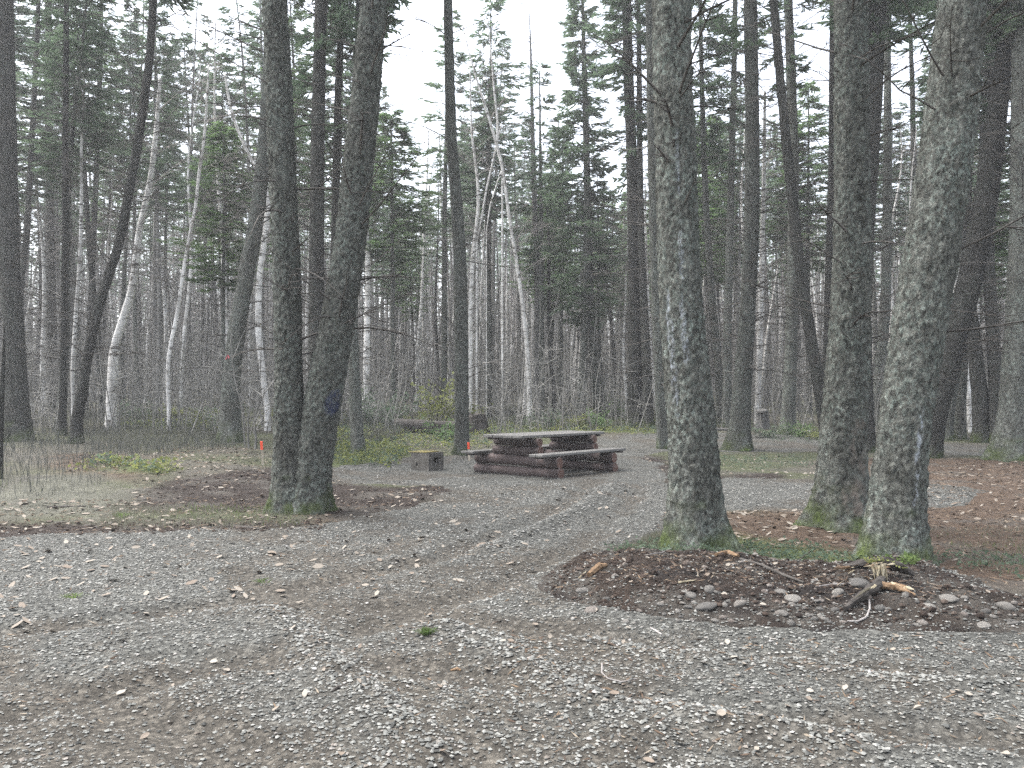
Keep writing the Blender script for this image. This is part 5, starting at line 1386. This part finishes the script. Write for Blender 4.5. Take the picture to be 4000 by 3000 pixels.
wood_bit('stick', [(2540, 2455), (2562, 2468), (2585, 2482)], [.005, .006, .005], 'short pale stick on the gravel just before the mound', 'stick', 'twig_birch', seed=12)
wood_bit('stick', [(3295, 2665 - 500), (3340, 2130), (3420, 2100), (3500, 2075)], [.004, .005, .005, .003], 'dark dead twig between the mossy fir foot and the splintered root', 'stick', 'twig', seed=13)
wood_bit('stick', [(3110, 2200), (3170, 2150), (3230, 2120)], [.004, .004, .003], 'dark dead twig standing over the mound among green plants', 'stick', 'twig', seed=14)
wood_bit('stick', [(185, 1984), (260, 1981), (335, 1980)], [.011, .012, .009], 'straight dark stick lying in the pale dry grass', 'stick', 'twig', seed=15)
wood_bit('stick', [(870, 2058), (930, 2058), (1000, 2066), (1040, 2074)], [.008, .009, .008, .006], 'long thin stick on the road edge beside the twin-trunked fir', 'stick', 'twig', seed=16)
wood_bit('bark_piece', [(1295, 2705), (1320, 2692), (1350, 2682)], [.004, .010, .004], 'dark reddish bark piece lying alone on the gravel', 'bark piece', 'rotten', seed=17)
wood_bit('bark_piece', [(1760, 2622), (1785, 2618), (1800, 2620)], [.004, .008, .004], 'small orange-brown bark piece on the gravel by the wheel rut', 'bark piece', 'splinter_orange', seed=18)
wood_bit('stick', [(2520, 2170), (2590, 2160), (2650, 2130)], [.003, .004, .003], 'thin pale twig beside the foot of the resin-streaked fir', 'stick', 'twig_birch', seed=19)

# ------------------------------------------------------------------ stones
IV, IF = ico(2)
def stone_mesh(seed, n=2):
    r = np.random.default_rng(seed); V = IV * (1, r.uniform(.65, .95), r.uniform(.45, .7))
    V = V * (1 + .38 * (fbm(IV[:, 0] * 1.4 + 7 + seed, IV[:, 1] * 1.4 + IV[:, 2] * 1.9 + 7, seed % 40, 3) - .5))[:, None]
    b = MB(); b.add(V, IF); return b.mesh('stone', M['stone'])
STONES = [stone_mesh(600 + k) for k in range(7)]
def stone(px, py, w, label, k, group=None, tall=1.0):
    x, y, z = att(px, py); R = w / 2 / F * y
    o = link('stone', STONES[k % 7], None, (x, y + R * .5, z + R * .12)); o.scale = (R, R, R * tall * (0.8 + 0.4 * (k % 3) / 2)); o.rotation_euler = (0, 0.1 * (k % 5 - 2), k * 1.3)
    tag(o, label, 'stone', group or 'stones on the dirt mound')
for k, (px, py, w, tall, label) in enumerate((
    (2762, 2384, 92, .9, 'largest flat grey stone low on the road side of the dirt mound'), (3718, 2350, 78, .8, 'rounded pale stone high on the far right slope of the mound'),
    (3632, 2382, 66, .7, 'low grey-pink stone beside the rounded pale stone on the mound'), (2775, 2314, 58, 1.5, 'upright blocky stone on the middle slope of the mound'),
    (2696, 2332, 72, .8, 'flat grey stone next to the upright blocky stone'), (2895, 2368, 55, .8, 'grey stone to the right of the largest flat stone'),
    (3368, 2292, 90, .9, 'smooth pale oblong stone directly under the splintered root'), (3330, 2268, 26, .9, 'small bright white stone on top of the pale oblong stone'),
    (3053, 2322, 58, .8, 'round grey stone on the crest of the mound above the pebbles'), (2990, 2318, 32, 1.5, 'small pinkish upright stone on the crest of the mound'),
    (3278, 2322, 56, .9, 'tan stone just left of the splintered root leg'), (3062, 2404, 54, .7, 'flat pale stone low among the pebbles at the mound foot'),
    (2280, 2316, 58, .9, 'dull grey stone at the gravel end of the mound'), (2312, 2392, 64, .6, 'broad half-buried stone at the gravel end where mound meets road'),
    (3940, 2380, 70, .9, 'stone at the picture edge end of the mound'), (3850, 2450, 60, .7, 'tan stone in the row along the mound foot, last but one'),
    (3610, 2440, 48, .7, 'tan stone in the row along the mound foot below the root'), (3445, 2388, 54, .8, 'grey stone just below the root leg'), (3105, 2350, 84, .8, 'wide grey stone in the middle of the mound slope'))):
    stone(px, py, w, label, k, None, tall)
r_ = np.random.default_rng(29)
for k in range(90):
    t = r_.random(); px = 2330 + 1650 * t; py = 2300 + 135 * r_.random() ** .7 + 20 * t
    if 2900 < px < 3500: py = 2320 + 130 * r_.random() ** .7
    stone(px, py, r_.uniform(16, 40), 'small pale stone half sunk in the dark soil of the mound', k + 3, 'small stones on the dirt mound', r_.uniform(.7, 1.2))

# ------------------------------------------------------------------ fallen leaves
def leaf_mesh(seed):
    r = np.random.default_rng(seed); n = 6; t = np.linspace(0, 1, n); w = np.sin(np.clip(t, .02, .98) * PI) ** .7 * r.uniform(.32, .42)
    cu, cv = r.uniform(-.25, .5), r.uniform(.1, .5)
    y = t - .5; zc = cu * (y * y - .1) * 1.2
    v = np.concatenate([np.stack([-w, y, zc + cv * w * w * 2], 1), np.stack([0 * w, y, zc], 1), np.stack([w, y + r.normal(0, .02, n), zc + cv * w * w * 2 * r.uniform(.2, 1.4)], 1)])
    f = np.array([[a + i, a + i + 1, a + n + i + 1, a + n + i] for a in (0, n) for i in range(n - 1)])
    b = MB(); b.add(v, f, 0, leaf=r.random())
    c, ff = tube(np.array([(0, -.5, zc[0]), (0.03, -.66, zc[0] - .02), (.1, -.8, zc[0])]), np.array([.012, .01, .008]), 3); b.add(c, ff, 0, leaf=.1)
    return b.mesh('fallen_leaf', M['leaf'])
LEAVES = [leaf_mesh(700 + k) for k in range(8)]
r_ = np.random.default_rng(31)
LZ = {'road': ('pale dry fallen leaf lying on the open gravel road', 'fallen leaves on the gravel'), 'soil': ('pale dry fallen leaf lying on the dark soil by the twin-trunked fir', 'fallen leaves on the dark soil'),
      'mound': ('pale dry fallen leaf lying on the dirt mound', 'fallen leaves on the dirt mound')}
def put_leaf(x, y, key, k, s):
    z = gt(x, y); o = link('fallen_leaf', LEAVES[k % 8], None, (x, y, z + .012)); o.scale = (s, s, s)
    o.rotation_euler = (r_.normal(0, .28), r_.normal(0, .28), r_.uniform(0, 6.28)); tag(o, LZ[key][0], 'leaf', LZ[key][1])
k = 0
while k < 165:
    d = 2.9 + 5.6 * r_.random() ** .9; x = r_.uniform(-.68, .68) * d
    if road_sd(np.array([x]), np.array([d]))[0] < .05 or mound_h(np.array([x]), np.array([d]))[0] > .0: continue
    put_leaf(x, d, 'road', k, r_.uniform(.022, .048)); k += 1
for (x, y) in scatter([world_poly([(500, 1960), (950, 1860), (1300, 1850), (1760, 1925), (1450, 2040), (600, 2075)])], 70, r_): put_leaf(x, y, 'soil', k, r_.uniform(.035, .065)); k += 1
for (x, y) in scatter([world_poly([(2150, 2330), (2300, 2240), (3000, 2260), (3950, 2430), (3500, 2460), (2900, 2440), (2400, 2390)])], 60, r_): put_leaf(x, y, 'mound', k, r_.uniform(.022, .042)); k += 1

def litter():
    """the leaves too many to count, farther off"""
    r = np.random.default_rng(37); b = MB()
    polys = [world_poly(p) for p in ([(-600, 1980), (600, 1960), (1250, 2030), (1250, 2085), (-600, 2100)], [(600, 1760), (1250, 1760), (1300, 1900), (500, 1960)], [(1280, 1930), (1800, 1900), (1700, 2000), (1300, 2040)],
        [(2600, 2010), (3500, 2000), (3350, 2230), (2600, 2170)], [(3500, 1800), (4400, 1810), (4400, 2350), (3600, 2230)], [(1300, 1700), (1950, 1720), (1900, 1800), (1300, 1810)], [(2500, 1770), (3300, 1790), (3300, 1880), (2560, 1860)],
        [(300, 1700), (900, 1720), (900, 1850), (300, 1850)], [(1500, 1900), (2600, 1900), (2300, 2240), (1300, 2200)], [(-300, 2120), (1500, 2100), (2000, 2400), (-300, 2500)])]
    S = np.concatenate([scatter([q], c, r) for q, c in zip(polys, (300, 300, 40, 260, 330, 200, 200, 260, 150, 150))]); m = len(S); z = gtop(S[:, 0], S[:, 1]) + .012
    a = r.uniform(0, 6.28, m); L = r.uniform(.025, .05, m)[:, None]; D = np.stack([np.cos(a), np.sin(a), r.normal(0, .25, m)], 1); W = np.stack([-np.sin(a), np.cos(a), r.normal(0, .3, m)], 1) * .42
    C = np.stack([S[:, 0], S[:, 1], z], 1)
    v = np.stack([C - D * L, C - D * L * .3 + W * L, C + D * L * .5 + W * L * .8, C + D * L, C + D * L * .4 - W * L * .9, C - D * L * .4 - W * L], 1).reshape(-1, 3)
    i = np.arange(m) * 6; b.add(v, [np.stack([i, i + 1, i + 2, i + 3], 1), np.stack([i, i + 3, i + 4, i + 5], 1)], 0, leaf=np.repeat(r.random(m), 6))
    link('leaf_litter', b.mesh('leaf_litter', M['leaf'], False), None, None, 'stuff')
litter()

# ------------------------------------------------------------------ loose gravel
def gravel():
    r = np.random.default_rng(41); b = MB(); n5 = 5
    shapes = []
    for k in range(10):
        a = np.sort(r.uniform(0, 2 * PI / n5, n5) * .6 + np.arange(n5) * 2 * PI / n5)
        ring = np.stack([np.cos(a), np.sin(a) * r.uniform(.6, 1), r.uniform(-.2, .2, n5)], 1) * r.uniform(.75, 1.1, (n5, 1))
        v = np.concatenate([ring, [[r.normal(0, .2), r.normal(0, .2), r.uniform(.4, .75)], [0, 0, -.5]]])
        f = np.array([[q, (q + 1) % n5, n5] for q in range(n5)] + [[(q + 1) % n5, q, n5 + 1] for q in range(n5)]); shapes.append((v, f))
    for d0, d1, dens, s0, s1 in ((2.3, 4.2, 2700, .0045, .014), (4.2, 6.2, 2000, .005, .015), (6.2, 9.0, 1000, .007, .017), (9.0, 13, 330, .010, .021), (13, 18, 70, .013, .026)):
        n = int(dens * (d1 - d0) * (d1 + d0) * .5 * 1.55)
        d = np.sqrt(r.uniform(d0 ** 2, d1 ** 2, n)); x = r.uniform(-.775, .775, n) * d
        sd = road_sd(x, d); td = track_dist(x, d); wd = windrow_dist(x, d)
        pr = (.35 + .65 * sstep(.38, .58, 1 - fbm(x * 1.1, d * 1.1, 51) + .1)) * (1 - .6 * sstep(.25, .05, td)) + np.exp(-(wd / .14) ** 2)
        mh = mound_h(x, d)
        pr = np.where(sd > .02, pr, .05 * sstep(-.5, 0, sd)); pr = np.where(mh > -.02, .55 * sstep(.15, 0, mh) + .06, pr)
        K = r.random(n) < pr; x, d = x[K], d[K]; n = len(x)
        z = gtop(x, d) + .002; s = s0 + (s1 - s0) * r.random(n) ** 2.6; s *= 1 + .35 * np.exp(-(wd[K] / .14) ** 2)
        a = r.uniform(0, 6.28, n); tone = np.clip(r.random(n) * .8 + r.normal(0.1, .12, n), 0, 1); kind = r.integers(0, 10, n); fl = r.uniform(.55, 1, n)
        for k in range(10):
            I = np.where(kind == k)[0]; V, Fc = shapes[k]; ca, sa = np.cos(a[I])[:, None], np.sin(a[I])[:, None]
            X = (V[None, :, 0] * ca - V[None, :, 1] * sa) * s[I][:, None] + x[I][:, None]; Y = (V[None, :, 0] * sa + V[None, :, 1] * ca) * s[I][:, None] + d[I][:, None]
            Zz = V[None, :, 2] * s[I][:, None] * fl[I][:, None] + z[I][:, None] + s[I][:, None] * .15
            b.add(np.stack([X, Y, Zz], -1).reshape(-1, 3), (Fc[None] + (np.arange(len(I)) * 7)[:, None, None]).reshape(-1, 3), 0, leaf=np.repeat(tone[I], 7))
    print('pebbles', b.n // 7)
    link('gravel', b.mesh('gravel', M['pebble'], False), None, None, 'stuff')
gravel()

def crumbs():
    """clods of dug soil, bark crumbs and dead needles"""
    r = np.random.default_rng(47); b = MB(); V, Fc = ico(0)
    P1 = [MOUND[:, :]] + [world_poly(q) for q in ([(420, 1990), (640, 1900), (950, 1850), (1290, 1830), (1310, 1900), (1800, 1912), (1700, 1985), (1420, 2045), (1000, 2010), (700, 2010)], [(-600, 2060), (1250, 2045), (1250, 2085), (-600, 2112)])]
    S = np.concatenate([scatter([P1[0]], 2600, r, .2), scatter(P1[1:], 1100, r, .5)]); S = S[S[:, 0] < 7]
    z = gtop(S[:, 0], S[:, 1])
    for (x, y), zz in zip(S, z):
        s = r.uniform(.005, .011) + .022 * r.random() ** 6
        b.add(V * (s, s * r.uniform(.6, 1), s * r.uniform(.4, .8)) * (1 + .5 * (r.random((12, 1)) - .5)) + (x, y, zz + s * .2), Fc, 0, leaf=r.random())
    link('dirt_crumbs', b.mesh('dirt_crumbs', M['clod'], False), None, None, 'stuff')
    b = MB()
    P2 = [world_poly(q) for q in ([(2560, 2020), (3600, 2000), (4600, 2000), (5200, 2500), (3900, 2330), (3300, 2230), (2600, 2170)], [(3380, 1795), (4600, 1815), (4600, 2010), (3500, 2010)], [(230, 1780), (570, 1795), (520, 1895), (260, 1860)],
          [(-600, 1990), (1250, 1960), (1250, 2085), (-600, 2110)], [(2150, 2330), (2300, 2240), (3000, 2250), (3950, 2420), (3500, 2460), (2400, 2390)], [(1250, 2070), (1800, 1910), (1500, 1930), (1280, 1990)], [(600, 1760), (1250, 1760), (1300, 1900), (500, 1960)],
          [(-300, 2120), (2000, 2100), (2300, 2900), (-300, 2900)], [(2000, 2500), (4200, 2500), (4200, 3000), (2000, 3000)])]
    S = np.concatenate([scatter([q], c, r, .4) for q, c in zip(P2, (4200, 2600, 500, 1400, 800, 150, 900, 600, 600))]); m = len(S); z = gtop(S[:, 0], S[:, 1]) + .006
    a = r.uniform(0, 6.28, m); L = (r.uniform(.012, .05, m) * (.6 + S[:, 1] / 16))[:, None]; D = np.stack([np.cos(a), np.sin(a), r.normal(0, .2, m)], 1) * L; W = np.stack([-np.sin(a), np.cos(a), r.normal(0, .5, m)], 1) * (.0022 + .0004 * S[:, 1])[:, None]
    C = np.stack([S[:, 0], S[:, 1], z], 1); v = np.stack([C - D, C - D * .3 + W, C + D, C - D * .2 - W], 1).reshape(-1, 3)
    b.add(v, np.arange(4 * m).reshape(-1, 4), 0, leaf=np.repeat(r.random(m), 4))
    link('needle_litter', b.mesh('needle_litter', M['duff'], False), None, None, 'stuff')
crumbs()
